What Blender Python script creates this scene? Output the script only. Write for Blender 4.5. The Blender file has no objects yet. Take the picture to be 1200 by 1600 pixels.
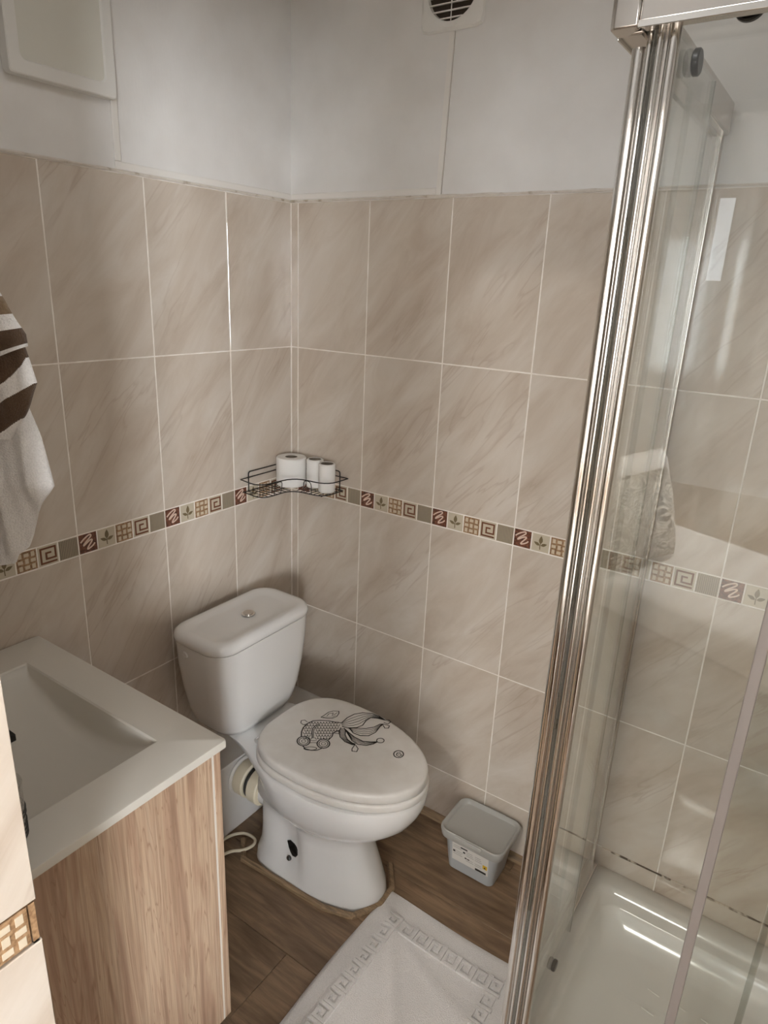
import bpy, bmesh, math, random
from mathutils import Vector, Matrix

random.seed(7)
scene = bpy.context.scene
COL = scene.collection
PI = math.pi

# ------------------------------------------------------------------ camera
cam_d = bpy.data.cameras.new('camera')
cam = bpy.data.objects.new('camera', cam_d)
COL.objects.link(cam)
cam_d.sensor_fit = 'HORIZONTAL'
cam_d.sensor_width = 36.0
cam_d.lens = 36.0 * 1061.0 / 1200.0
cam_d.clip_start = 0.02
R0 = Vector((0.824163, 0.564843, 0.041324))
R1 = Vector((-0.212630, 0.240969, 0.946954))
R2 = Vector((-0.524923, 0.789231, -0.318700))
cam.matrix_world = Matrix(((R0.x, R1.x, -R2.x, 1.42042), (R0.y, R1.y, -R2.y, -1.58857),
                           (R0.z, R1.z, -R2.z, 1.62356), (0, 0, 0, 1)))
scene.camera = cam

# ------------------------------------------------------------------ world, exposure
world = bpy.data.worlds.new('world')
scene.world = world
world.use_nodes = True
world.node_tree.nodes['Background'].inputs[0].default_value = (0.9, 0.95, 1.0, 1)
world.node_tree.nodes['Background'].inputs[1].default_value = 0.3
scene.view_settings.view_transform = 'Standard'
scene.view_settings.look = 'None'
scene.view_settings.gamma = 1.0
scene.view_settings.use_curve_mapping = False
scene.view_settings.exposure = 0.08
scene.cycles.use_denoising = True
scene.cycles.max_bounces = 10
scene.cycles.diffuse_bounces = 6
scene.cycles.glossy_bounces = 6
scene.cycles.transparent_max_bounces = 24
scene.cycles.caustics_reflective = False
scene.cycles.caustics_refractive = False
WINDOW_RIGHT = 84.0      # strength of the big bedroom window
WINDOW_BACK = 3.6       # strength of the daylight gap in the back wall
BED_FILL = 45.0             # added bedroom fill lamp, brightens the bed's reflection (W)
WINDOW_FILL = 12.0       # strength of the added fill window opposite the bathroom door
BATH_FILL = 2.7         # added bathroom fill lamp (W)

# ------------------------------------------------------------------ helpers
def put(o, parent=None):
    COL.objects.link(o)
    if parent is not None:
        o.parent = parent
    return o

def tag(o, label=None, cat=None, group=None, kind=None):
    if label: o['label'] = label
    if cat: o['category'] = cat
    if group: o['group'] = group
    if kind: o['kind'] = kind
    return o

def empty(name, loc=(0, 0, 0), rz=0.0):
    o = bpy.data.objects.new(name, None)
    o.empty_display_size = 0.05
    o.location = loc
    o.rotation_euler = (0, 0, rz)
    return put(o)

class MB:
    """collects vertices and faces of one mesh"""
    def __init__(s):
        s.v = []; s.f = []; s.m = []
    def add(s, vs, fs, mi=0):
        b = len(s.v)
        s.v += [tuple(p) for p in vs]
        for f in fs:
            s.f.append([b + i for i in f]); s.m.append(mi)
    def box(s, x0, x1, y0, y1, z0, z1, mi=0):
        vs = [(x, y, z) for z in (z0, z1) for y in (y0, y1) for x in (x0, x1)]
        s.add(vs, [(0, 2, 3, 1), (4, 5, 7, 6), (0, 1, 5, 4), (2, 6, 7, 3), (0, 4, 6, 2), (1, 3, 7, 5)], mi)
    def loft(s, rings, cap0=True, cap1=True, mi=0, closed=True):
        n = len(rings[0]); b = len(s.v)
        vs = [p for r in rings for p in r]
        fs = []
        for i in range(len(rings) - 1):
            for j in range(n if closed else n - 1):
                k = (j + 1) % n
                fs.append((i * n + j, i * n + k, (i + 1) * n + k, (i + 1) * n + j))
        if cap0: fs.append(tuple(reversed(range(n))))
        if cap1: fs.append(tuple((len(rings) - 1) * n + j for j in range(n)))
        s.add(vs, fs, mi)
    def tube(s, pts, r, n=8, mi=0, closed=False, caps=True):
        pts = [Vector(p) for p in pts]
        N = len(pts); rings = []
        up = Vector((0, 0, 1)); prev = None
        for i, p in enumerate(pts):
            if closed:
                t = (pts[(i + 1) % N] - pts[i - 1]).normalized()
            else:
                t = (pts[min(i + 1, N - 1)] - pts[max(i - 1, 0)]).normalized()
            if prev is None:
                a = t.cross(up)
                if a.length < 1e-3: a = t.cross(Vector((1, 0, 0)))
            else:
                a = prev - t * prev.dot(t)
            a.normalize(); prev = a
            b_ = t.cross(a)
            rr = r[i] if isinstance(r, (list, tuple)) else r
            rings.append([p + (a * math.cos(2 * PI * k / n) + b_ * math.sin(2 * PI * k / n)) * rr for k in range(n)])
        if closed: rings.append(rings[0])
        s.loft(rings, caps and not closed, caps and not closed, mi)
    def disc(s, c, axis, r, h, n=24, mi=0, bev=0.0):
        """solid cylinder from c along axis, length h"""
        ax = Vector(axis).normalized()
        a = ax.orthogonal().normalized(); b_ = ax.cross(a); c = Vector(c)
        prof = [(r, 0), (r, h)] if not bev else [(r - bev, 0), (r, bev), (r, h - bev), (r - bev, h)]
        s.loft([[c + ax * z + (a * math.cos(2 * PI * k / n) + b_ * math.sin(2 * PI * k / n)) * q for k in range(n)] for q, z in prof], True, True, mi)
    def lathe(s, c, prof, n=32, mi=0, cap=True):
        c = Vector(c)
        s.loft([[(c.x + q * math.cos(2 * PI * k / n), c.y + q * math.sin(2 * PI * k / n), c.z + z) for k in range(n)] for q, z in prof], cap, cap, mi)
    def ribbon(s, pts, w, z, h=0.0, closed=False):
        """flat ribbon in the xy plane, width w, raised by h"""
        P = [Vector((p[0], p[1])) for p in pts]
        L = []; Rr = []
        for i in range(len(P)):
            a = P[i - 1] if (i > 0) else None
            c = P[i + 1] if i < len(P) - 1 else None
            t1 = (P[i] - a).normalized() if a is not None and (P[i] - a).length > 1e-9 else None
            t2 = (c - P[i]).normalized() if c is not None and (c - P[i]).length > 1e-9 else None
            if t1 is None: t1 = t2
            if t2 is None: t2 = t1
            t = (t1 + t2)
            if t.length < 1e-6: t = t1.copy()
            t.normalize()
            nrm = Vector((-t.y, t.x))
            k = max(0.5, abs(nrm.dot(Vector((-t1.y, t1.x)))))
            d = nrm * (w / 2 / k)
            L.append(P[i] + d); Rr.append(P[i] - d)
        b = len(P)
        zf = z if callable(z) else (lambda x, y: z)
        top = [(p.x, p.y, zf(p.x, p.y) + h) for p in L] + [(p.x, p.y, zf(p.x, p.y) + h) for p in Rr]
        s.add(top, [(i, b + i, b + i + 1, i + 1) for i in range(b - 1)])
        if h > 0:
            bot = [(p.x, p.y, zf(p.x, p.y) - 0.001) for p in L] + [(p.x, p.y, zf(p.x, p.y) - 0.001) for p in Rr]
            fs = []
            n2 = 2 * b
            for i in range(b - 1):
                fs += [(i, i + 1, n2 + i + 1, n2 + i), (b + i + 1, b + i, n2 + b + i, n2 + b + i + 1)]
            fs += [(0, n2, n2 + b, b), (b - 1, 2 * b - 1, n2 + 2 * b - 1, n2 + b - 1)]
            s.add(top + bot, fs)
    def mesh(s, name, mats, smooth=False, angle=40):
        me = bpy.data.meshes.new(name)
        me.from_pydata(s.v, [], s.f)
        for m in (mats if isinstance(mats, (list, tuple)) else [mats]):
            me.materials.append(m)
        if any(s.m):
            me.polygons.foreach_set('material_index', s.m)
        bm = bmesh.new(); bm.from_mesh(me)
        bmesh.ops.remove_doubles(bm, verts=bm.verts, dist=1e-6)
        bmesh.ops.recalc_face_normals(bm, faces=bm.faces)
        bm.to_mesh(me); bm.free()
        if smooth:
            me.polygons.foreach_set('use_smooth', [True] * len(me.polygons))
            me.set_sharp_from_angle(angle=math.radians(angle))
        me.update()
        return me
    def build(s, name, mats, parent=None, smooth=False, angle=40, bevel=0.0, seg=2):
        o = bpy.data.objects.new(name, s.mesh(name, mats, smooth, angle))
        put(o, parent)
        if bevel:
            md = o.modifiers.new('bevel', 'BEVEL'); md.width = bevel; md.segments = seg
            md.limit_method = 'ANGLE'; md.angle_limit = math.radians(35)
            for p in o.data.polygons: p.use_smooth = True
            o.data.set_sharp_from_angle(angle=math.radians(60))
        return o

def one_box(name, b, mat, parent=None, bevel=0.0, seg=2):
    m = MB(); m.box(*b)
    return m.build(name, mat, parent, bevel=bevel, seg=seg)

def rrect(x0, x1, y0, y1, r, z, n=6):
    pts = []
    for cx, cy, a0 in ((x1 - r, y1 - r, 0), (x0 + r, y1 - r, 90), (x0 + r, y0 + r, 180), (x1 - r, y0 + r, 270)):
        for i in range(n + 1):
            a = math.radians(a0 + 90 * i / n)
            pts.append((cx + r * math.cos(a), cy + r * math.sin(a), z))
    return pts

def smooth_path(pts, k=6, closed=False):
    P = [Vector(p) for p in pts]; out = []
    N = len(P)
    rng = range(N) if closed else range(N - 1)
    for i in rng:
        p0 = P[i - 1] if (i > 0 or closed) else P[i]
        p1 = P[i]; p2 = P[(i + 1) % N]
        p3 = P[(i + 2) % N] if (closed or i + 2 < N) else p2
        for j in range(k):
            t = j / k
            out.append(0.5 * ((2 * p1) + (p2 - p0) * t + (2 * p0 - 5 * p1 + 4 * p2 - p3) * t * t + (3 * p1 - p0 - 3 * p2 + p3) * t ** 3))
    if not closed: out.append(P[-1])
    return out

# ------------------------------------------------------------------ materials
def srgb(r, g, b):
    f = lambda c: (c / 255 / 12.92) if c / 255 <= 0.04045 else ((c / 255 + 0.055) / 1.055) ** 2.4
    return (f(r), f(g), f(b), 1.0)

def base_mat(name, col, rough=0.5, metal=0.0, **kw):
    m = bpy.data.materials.new(name); m.use_nodes = True
    p = m.node_tree.nodes['Principled BSDF']
    p.inputs['Base Color'].default_value = col
    p.inputs['Roughness'].default_value = rough
    p.inputs['Metallic'].default_value = metal
    for k, v in kw.items():
        p.inputs[k].default_value = v
    return m

class NT:
    def __init__(s, m):
        s.t = m.node_tree; s.p = s.t.nodes['Principled BSDF']
    def n(s, typ, **kw):
        nd = s.t.nodes.new(typ)
        for k, v in kw.items():
            if k.startswith('i_'):
                nd.inputs[k[2:].replace('_', ' ')].default_value = v
            else:
                setattr(nd, k, v)
        return nd
    def l(s, a, b): s.t.links.new(a, b)
    def coords(s, scale=(1, 1, 1), rot=(0, 0, 0), rnd=True):
        tc = s.n('ShaderNodeTexCoord')
        v = tc.outputs['Object']
        if rnd:
            oi = s.n('ShaderNodeObjectInfo')
            mul = s.n('ShaderNodeMath', operation='MULTIPLY'); mul.inputs[1].default_value = 37.0
            s.l(oi.outputs['Random'], mul.inputs[0])
            ad = s.n('ShaderNodeVectorMath', operation='ADD')
            s.l(v, ad.inputs[0]); s.l(mul.outputs[0], ad.inputs[1]); v = ad.outputs[0]
        mr = s.n('ShaderNodeMapping'); mr.inputs['Rotation'].default_value = rot
        s.l(v, mr.inputs['Vector'])
        ms = s.n('ShaderNodeMapping'); ms.inputs['Scale'].default_value = scale
        s.l(mr.outputs[0], ms.inputs['Vector'])
        return ms.outputs[0]
    def noise(s, vec, scale, detail=4, rough=0.5, dist=0.0):
        nd = s.n('ShaderNodeTexNoise'); nd.inputs['Scale'].default_value = scale
        nd.inputs['Detail'].default_value = detail; nd.inputs['Roughness'].default_value = rough
        nd.inputs['Distortion'].default_value = dist
        s.l(vec, nd.inputs['Vector']); return nd.outputs['Fac']
    def ramp(s, fac, stops, interp='LINEAR'):
        r = s.n('ShaderNodeValToRGB'); e = r.color_ramp.elements
        r.color_ramp.interpolation = interp
        while len(e) > 1: e.remove(e[-1])
        e[0].position, e[0].color = stops[0]
        for p, c in stops[1:]:
            x = e.new(p); x.color = c
        s.l(fac, r.inputs['Fac']); return r.outputs['Color']
    def mix(s, fac, a, b, mode='MIX'):
        m = s.n('ShaderNodeMix', data_type='RGBA', blend_type=mode)
        for sock, v in ((m.inputs[0], fac), (m.inputs[6], a), (m.inputs[7], b)):
            if isinstance(v, (int, float, tuple)): sock.default_value = v
            else: s.l(v, sock)
        return m.outputs[2]
    def color(s, v): s.l(v, s.p.inputs['Base Color'])
    def bump(s, h, strength=0.2, dist=0.002):
        b = s.n('ShaderNodeBump'); b.inputs['Strength'].default_value = strength
        b.inputs['Distance'].default_value = dist
        s.l(h, b.inputs['Height']); s.l(b.outputs[0], s.p.inputs['Normal'])

G = lambda v: (v, v, v, 1)
# glazed marbled wall tile
M_tile = base_mat('tile_glaze', srgb(205, 187, 170), 0.07)
t = NT(M_tile)
v = t.coords((5.0, 1, 1.5), (0, math.radians(-38), 0))
n1 = t.noise(v, 2.2, 6, 0.6, 0.6)
c1 = t.ramp(n1, [(0.30, srgb(186, 172, 157)), (0.5, srgb(201, 190, 177)), (0.72, srgb(212, 204, 194))])
v2 = t.coords((7.0, 1, 0.9), (0, math.radians(-38), 0))
n2 = t.noise(v2, 2.4, 3, 0.55, 0.5)
vein = t.ramp(n2, [(0.465, G(0)), (0.50, G(1)), (0.515, G(0.15)), (0.56, G(0))])
n3 = t.noise(v, 1.3, 2, 0.5)
msk = t.ramp(n3, [(0.45, G(0)), (0.62, G(1))])
vm = t.n('ShaderNodeMath', operation='MULTIPLY'); t.l(vein, vm.inputs[0]); t.l(msk, vm.inputs[1])
vm2 = t.n('ShaderNodeMath', operation='MULTIPLY'); t.l(vm.outputs[0], vm2.inputs[0]); vm2.inputs[1].default_value = 0.36
t.color(t.mix(vm2.outputs[0], c1, srgb(164, 143, 126)))
t.bump(t.noise(t.coords((1, 1, 1)), 60, 2), 0.05, 0.0008)

M_grout = base_mat('grout', srgb(222, 214, 204), 0.85)
t = NT(M_grout); t.color(t.ramp(t.noise(t.coords((1, 1, 1), rnd=False), 22, 4), [(0.3, srgb(226, 218, 208)), (0.7, srgb(246, 242, 236))]))
M_paint = base_mat('white_wall_paint', srgb(226, 225, 223), 0.6)
t = NT(M_paint); nn = t.noise(t.coords((1, 1, 1), rnd=False), 7, 4)
t.color(t.ramp(nn, [(0.3, srgb(220, 218, 215)), (0.7, srgb(230, 229, 227))]))
t.bump(t.noise(t.coords((1.0, 1.0, 0.35), rnd=False), 160, 3), 0.25, 0.0012)
M_trim = base_mat('white_trim_paint', srgb(228, 225, 220), 0.45)
M_caulk = base_mat('sealant', srgb(214, 204, 192), 0.6)
t = NT(M_caulk); t.color(t.ramp(t.noise(t.coords((1, 1, 1), rnd=False), 40, 4), [(0.28, srgb(170, 158, 142)), (0.40, srgb(210, 203, 193)), (0.8, srgb(222, 216, 208))]))
M_mould = base_mat('dark_joint', srgb(140, 126, 110), 0.8)
M_stain = base_mat('stained_sealant', srgb(150, 138, 122), 0.7)
t = NT(M_stain); t.color(t.ramp(t.noise(t.coords((1, 1, 1), rnd=False), 30, 4), [(0.44, srgb(74, 62, 50)), (0.52, srgb(196, 184, 168))]))
M_grey_strip = base_mat('grey_edge_strip', srgb(138, 130, 126), 0.35)

M_dec_sand = base_mat('decor_sand', srgb(196, 186, 166), 0.3)
M_dec_taupe = base_mat('decor_taupe', srgb(166, 154, 134), 0.35)
M_dec_taupe_d = base_mat('decor_taupe_rib', srgb(126, 114, 98), 0.4)
M_dec_brown = base_mat('decor_russet', srgb(112, 62, 42), 0.35)
t = NT(M_dec_brown); t.color(t.ramp(t.noise(t.coords((1, 1, 1)), 160, 5, 0.7), [(0.36, srgb(62, 38, 30)), (0.52, srgb(112, 68, 50)), (0.7, srgb(146, 98, 74))]))
M_dec_brown2 = base_mat('decor_spiral_brown', srgb(112, 68, 44), 0.35)
M_dec_tan = base_mat('decor_tan', srgb(160, 126, 94), 0.35)
t = NT(M_dec_tan); t.color(t.ramp(t.noise(t.coords((1, 1, 1)), 200, 4), [(0.35, srgb(126, 96, 68)), (0.65, srgb(172, 140, 106))]))
M_dec_cream = base_mat('decor_cream', srgb(206, 192, 170), 0.3)
M_dec_pink = base_mat('decor_light_scribble', srgb(224, 202, 186), 0.3)
M_dec_leaf = base_mat('decor_leaf_olive', srgb(118, 104, 76), 0.35)

# laminate floor
M_floor = base_mat('oak_laminate', srgb(120, 96, 72), 0.42)
t = NT(M_floor)
v = t.coords((1.6, 16, 1))
g1 = t.noise(v, 3.0, 7, 0.6, 0.8)
c = t.ramp(g1, [(0.25, srgb(94, 75, 56)), (0.45, srgb(124, 101, 78)), (0.6, srgb(140, 116, 91)), (0.8, srgb(156, 132, 107))])
g2 = t.noise(t.coords((1.2, 5, 1)), 2.2, 3, 0.5, 1.6)
c = t.mix(t.ramp(g2, [(0.42, G(0)), (0.66, G(0.6))]), c, srgb(78, 58, 41))
g3 = t.noise(t.coords((6, 140, 1)), 3.0, 2)
c = t.mix(t.ramp(g3, [(0.55, G(0)), (0.75, G(0.35))]), c, srgb(86, 66, 48))
t.color(c); t.bump(g3, 0.08, 0.0005)
M_floor_gap = base_mat('floor_underlay', srgb(52, 40, 30), 0.9)
M_oak_trim = base_mat('oak_trim', srgb(118, 97, 72), 0.5)
t = NT(M_oak_trim); t.color(t.ramp(t.noise(t.coords((4, 40, 40)), 4, 4), [(0.3, srgb(112, 92, 70)), (0.7, srgb(158, 134, 104))]))

# vanity veneer
M_veneer = base_mat('ash_veneer', srgb(196, 170, 140), 0.45)
t = NT(M_veneer)
v = t.coords((12, 12, 0.9), rnd=True)
g1 = t.noise(v, 2.2, 5, 0.55, 0.7)
c = t.ramp(g1, [(0.30, srgb(150, 120, 101)), (0.42, srgb(182, 152, 128)), (0.52, srgb(202, 178, 152)), (0.60, srgb(188, 160, 135)), (0.72, srgb(210, 191, 168))])
g2 = t.noise(t.coords((5.5, 5.5, 0.35)), 2.0, 3, 0.5, 2.2)
wv = t.n('ShaderNodeMath', operation='PINGPONG'); wv.inputs[1].default_value = 0.03; t.l(g2, wv.inputs[0])
lines = t.ramp(wv.outputs[0], [(0.0, G(0.75)), (0.005, G(0.0))])
c = t.mix(lines, c, srgb(150, 116, 92))
g3 = t.noise(t.coords((160, 160, 3)), 1.2, 2)
c = t.mix(t.ramp(g3, [(0.45, G(0)), (0.68, G(0.55))]), c, srgb(150, 122, 99))
t.color(c)
M_white_edge = base_mat('white_board_edge', srgb(226, 220, 210), 0.5)
M_basin = base_mat('cast_basin', srgb(212, 208, 199), 0.38)

M_ceramic = base_mat('white_ceramic', srgb(226, 226, 225), 0.1, **{'Coat Weight': 0.3, 'Coat Roughness': 0.05})
M_seat = base_mat('lacquered_seat', srgb(224, 220, 212), 0.28)
t = NT(M_seat); t.color(t.ramp(t.noise(t.coords((1, 1, 1), rnd=False), 14, 4), [(0.3, srgb(212, 208, 202)), (0.65, srgb(224, 222, 218))]))
M_print = base_mat('black_print', srgb(26, 24, 22), 0.45)
M_chrome = base_mat('chrome', (0.82, 0.81, 0.79, 1), 0.09, 1.0)
M_satin = base_mat('satin_aluminium', (0.62, 0.59, 0.56, 1), 0.24, 1.0)
M_black_metal = base_mat('black_wire', srgb(22, 20, 19), 0.4)
M_black_plastic = base_mat('black_plastic', srgb(20, 19, 18), 0.35)
M_dark_grey = base_mat('dark_grey_plastic', srgb(56, 56, 54), 0.3)
M_cream_rubber = base_mat('cream_rubber', srgb(222, 213, 190), 0.45)
M_paper = base_mat('toilet_paper', srgb(236, 235, 232), 0.9)
t = NT(M_paper); t.bump(t.noise(t.coords((1, 1, 1)), 420, 2), 0.25, 0.0008)
M_card = base_mat('cardboard_core', srgb(150, 140, 128), 0.9)
M_bucket = base_mat('grey_plastic', srgb(176, 180, 182), 0.3)
M_bucket_lid = base_mat('grey_lid_plastic', srgb(166, 165, 160), 0.35)
M_label = base_mat('paper_label', srgb(214, 212, 206), 0.6)
M_yellow = base_mat('yellow_mark', srgb(216, 178, 48), 0.6)
M_greyink = base_mat('grey_ink', srgb(120, 118, 114), 0.7)
M_tray = base_mat('acrylic_tray', srgb(218, 216, 210), 0.13)
M_panel = base_mat('frosted_panel', srgb(216, 215, 206), 0.35)
M_white_pl = base_mat('white_plastic', srgb(228, 227, 223), 0.4)
M_vent_in = base_mat('vent_inside', srgb(58, 48, 38), 0.9)

def terry(name, col, sc=520, st=0.9):
    m = base_mat(name, col, 0.95)
    t = NT(m); h = t.noise(t.coords((1, 1, 1), rnd=False), sc, 3, 0.6)
    t.bump(h, st, 0.002)
    d = tuple(x * 0.84 for x in col[:3]) + (1,)
    t.color(t.ramp(h, [(0.3, d), (0.6, col)]))
    m.node_tree.nodes['Principled BSDF'].inputs['Sheen Weight'].default_value = 0.2
    return m
M_terry = terry('white_terry', srgb(226, 224, 222))
M_terry_mat = terry('white_terry_mat', srgb(222, 219, 217), 430, 1.0)
M_terry_brown = terry('brown_terry', srgb(82, 62, 44))
M_terry_tan = terry('tan_terry', srgb(128, 108, 84))
M_bed = base_mat('white_linen', srgb(236, 234, 230), 0.85)
M_wood_dark = base_mat('dark_wood', srgb(84, 60, 42), 0.5)
M_cushion = base_mat('patterned_cushion', srgb(120, 112, 100), 0.8)
t = NT(M_cushion)
w = t.noise(t.coords((1, 1, 1)), 6.0, 2, 0.5, 2.5)
wv = t.n('ShaderNodeMath', operation='PINGPONG'); wv.inputs[1].default_value = 0.05; t.l(w, wv.inputs[0])
t.color(t.ramp(wv.outputs[0], [(0.0, srgb(226, 218, 204)), (0.020, srgb(222, 214, 200)), (0.024, srgb(36, 30, 25))]))

def glass_mat(name, tint, gloss=1.0):
    m = bpy.data.materials.new(name); m.use_nodes = True
    t = m.node_tree; t.nodes.clear()
    out = t.nodes.new('ShaderNodeOutputMaterial')
    tr = t.nodes.new('ShaderNodeBsdfTransparent'); tr.inputs[0].default_value = tint
    gl = t.nodes.new('ShaderNodeBsdfGlossy'); gl.inputs[0].default_value = (1, 1, 1, 1); gl.inputs['Roughness'].default_value = 0.0
    ge = t.nodes.new('ShaderNodeNewGeometry')
    dt = t.nodes.new('ShaderNodeVectorMath'); dt.operation = 'DOT_PRODUCT'
    t.links.new(ge.outputs['Normal'], dt.inputs[0]); t.links.new(ge.outputs['Incoming'], dt.inputs[1])
    ab = t.nodes.new('ShaderNodeMath'); ab.operation = 'ABSOLUTE'; t.links.new(dt.outputs['Value'], ab.inputs[0])
    su = t.nodes.new('ShaderNodeMath'); su.operation = 'SUBTRACT'; su.inputs[0].default_value = 1.0; t.links.new(ab.outputs[0], su.inputs[1])
    pw = t.nodes.new('ShaderNodeMath'); pw.operation = 'POWER'; pw.inputs[1].default_value = 5.0; t.links.new(su.outputs[0], pw.inputs[0])
    ma = t.nodes.new('ShaderNodeMath'); ma.operation = 'MULTIPLY_ADD'; ma.inputs[1].default_value = 0.955 * gloss; ma.inputs[2].default_value = 0.045 * gloss
    t.links.new(pw.outputs[0], ma.inputs[0])
    mx = t.nodes.new('ShaderNodeMixShader')
    t.links.new(ma.outputs[0], mx.inputs[0]); t.links.new(tr.outputs[0], mx.inputs[1]); t.links.new(gl.outputs[0], mx.inputs[2])
    t.links.new(mx.outputs[0], out.inputs[0])
    return m
M_glass = glass_mat('clear_glass', (0.965, 0.975, 0.968, 1))
M_seal = glass_mat('clear_seal', (0.80, 0.81, 0.80, 1))
M_tumbler = glass_mat('tumbler_glass', (0.90, 0.90, 0.89, 1), 1.3)

def emit_mat(name, col, strength):
    m = bpy.data.materials.new(name); m.use_nodes = True
    t = m.node_tree; t.nodes.clear()
    o = t.nodes.new('ShaderNodeOutputMaterial'); e = t.nodes.new('ShaderNodeEmission')
    e.inputs[0].default_value = col; e.inputs[1].default_value = strength
    t.links.new(e.outputs[0], o.inputs[0]); return m

# ------------------------------------------------------------------ the setting
TW = 0.25
ZR = [1.83, 1.4305, 1.032, 0.9816, 0.585, 0.182, 0.0]     # tile joint heights
A1, B0, B1 = 0.2487, 0.0275, 0.2767
XR = 1.80                                                 # right wall
YD, YD2 = -1.346, -1.466                                  # door wall, inner and outer face
XJ, XJ2 = 0.866, 1.80                                    # door opening
HC = 2.45
GR = 0.0030                                               # joint width

def struct(name, m, mats, **kw):
    return tag(m.build(name, mats, **kw), kind='structure')

m = MB(); m.box(-0.1, -0.0007, YD2, 0.1, 0, 1.83, 0); m.box(-0.1, 0.001, YD2, 0.1, 1.83, HC, 1)
wall_left = struct('wall_left', m, [M_grout, M_paint])
m = MB(); m.box(-0.0007, XR + 0.1, 0.0007, 0.1, 0, 1.83, 0); m.box(0.001, XR + 0.1, -0.001, 0.1, 1.83, HC, 1)
wall_back = struct('wall_back', m, [M_grout, M_paint])
m = MB(); m.box(XR + 0.0007, XR + 0.1, YD2, 0.0007, 0, 1.83, 0); m.box(XR - 0.001, XR + 0.1, YD2, -0.001, 1.83, HC, 1)
wall_right = struct('wall_right', m, [M_grout, M_paint])
m = MB(); m.box(-0.0015, XJ - 0.0075, YD2, YD - 0.0075, 0, 1.83, 0); m.box(0.001, XJ, YD2, YD, 1.83, HC, 1)
m.box(XJ, XJ2, YD2, YD, 2.0, HC, 1); m.box(XJ2, XR + 0.0015, YD2, YD, 2.0, HC, 1)
wall_front = struct('wall_front', m, [M_grout, M_paint])
m = MB(); m.box(-0.1, XR + 0.1, YD2, 0.1, HC, HC + 0.08)
struct('ceiling', m, M_paint)

_tiles = {}
def tile_mesh(w, h, mat, name='tile', d=0.007, ch=0.0009):
    k = (round(w, 4), round(h, 4), mat.name)
    if k not in _tiles:
        a, b = w / 2, h / 2
        mb = MB()
        mb.loft([[(-a, d, -b), (a, d, -b), (a, d, b), (-a, d, b)], [(-a, ch, -b), (a, ch, -b), (a, ch, b), (-a, ch, b)],
                 [(-a + ch, 0, -b + ch), (a - ch, 0, -b + ch), (a - ch, 0, b - ch), (-a + ch, 0, b - ch)]])
        _tiles[k] = mb.mesh(name, mat)
    return _tiles[k]

def frame(kind, u, z, off=0.0):
    """a point of a wall: u runs to the right as seen from the room"""
    if kind == 'left': return (0 + off, u, z), PI / 2
    if kind == 'back': return (u, 0 - off, z), 0.0
    if kind == 'right': return (XR - off, -u, z), -PI / 2
    if kind == 'front': return (-u, YD + off, z), PI
    if kind == 'jamb': return (XJ + off, u, z), PI / 2

# raised motifs of the decor squares, in the local frame of a 5 cm square (x right, z up)
S = TW / 5 - GR
def flat(mb, name, mat):
    """mb is drawn in xy; turn it upright (y -> z, raised side towards -y)"""
    mb.v = [(x, -z, y) for x, y, z in mb.v]
    return mb.mesh(name, mat)
def sq(pts): return [((x - 0.5) * S, (y - 0.5) * S) for x, y in pts]
mo = MB(); mo.ribbon(sq([(0.92, 0.13), (0.13, 0.13), (0.13, 0.87), (0.87, 0.87), (0.87, 0.32), (0.40, 0.32), (0.40, 0.62), (0.66, 0.62)]), 0.09 * S, 0.0, 0.0007)
ME_spiral = flat(mo, 'spiral', M_dec_brown2)
mo = MB(); mo.ribbon(smooth_path([(x, y, 0) for x, y in sq([(0.08, 0.60), (0.30, 0.78), (0.60, 0.92), (0.66, 0.82), (0.30, 0.52), (0.26, 0.42), (0.60, 0.62), (0.72, 0.58), (0.46, 0.26), (0.48, 0.18), (0.74, 0.30), (0.86, 0.42)])], 5), 0.075 * S, 0.0, 0.0007)
ME_scribble = flat(mo, 'scribble', M_dec_pink)
mo = MB()
for i in range(3):
    for j in range(3):
        cx, cy = 0.19 + 0.31 * i, 0.19 + 0.31 * j
        w, h = (0.12, 0.085) if (i + j) % 2 else (0.085, 0.12)
        p = sq([(cx - w, cy - h), (cx + w, cy - h), (cx + w, cy + h), (cx - w, cy + h)])
        mo.loft([[(x, y, -0.001) for x, y in p], [(x * 0.96 + 0.04 * (cx - .5) * S, y * 0.96 + 0.04 * (cy - .5) * S, 0.0007) for x, y in p]], False, True)
ME_weave = flat(mo, 'weave', M_dec_cream)
def leaf_poly(base, tip, w):
    b, t_ = Vector(base), Vector(tip); d = t_ - b; nn = Vector((-d.y, d.x)).normalized()
    k = [(0, 0), (0.15, 0.6), (0.35, 1), (0.6, 0.9), (0.85, 0.4), (1, 0)]
    return [b + d * a + nn * w * q for a, q in k] + [b + d * a - nn * w * q for a, q in reversed(k[1:-1])]
mo = MB()
for b_, t_, w in (((0.5, 0.44), (0.52, 0.92), 0.11), ((0.47, 0.36), (0.12, 0.52), 0.085), ((0.53, 0.36), (0.88, 0.50), 0.085)):
    p = sq([(q.x, q.y) for q in leaf_poly(b_, t_, w)])
    mo.loft([[(x, y, -0.001) for x, y in p], [(x, y, 0.0006) for x, y in p]], False, True)
mo.ribbon(sq([(0.5, 0.46), (0.49, 0.30), (0.50, 0.12)]), 0.045 * S, 0.0, 0.0006)
ME_leaf = flat(mo, 'leaf', M_dec_leaf)
mo = MB()
for i in range(11):
    x = 0.06 + 0.088 * i
    mo.ribbon(sq([(x, 0.03), (x, 0.97)]), 0.03 * S, 0.0, 0.0006)
ME_rib = flat(mo, 'rib', M_dec_taupe_d)
DECOR = [('scribble_tile', M_dec_brown, ME_scribble), ('leaf_tile', M_dec_sand, ME_leaf), ('weave_tile', M_dec_tan, ME_weave),
         ('spiral_tile', M_dec_sand, ME_spiral), ('rib_tile', M_dec_taupe, ME_rib)]

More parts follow.
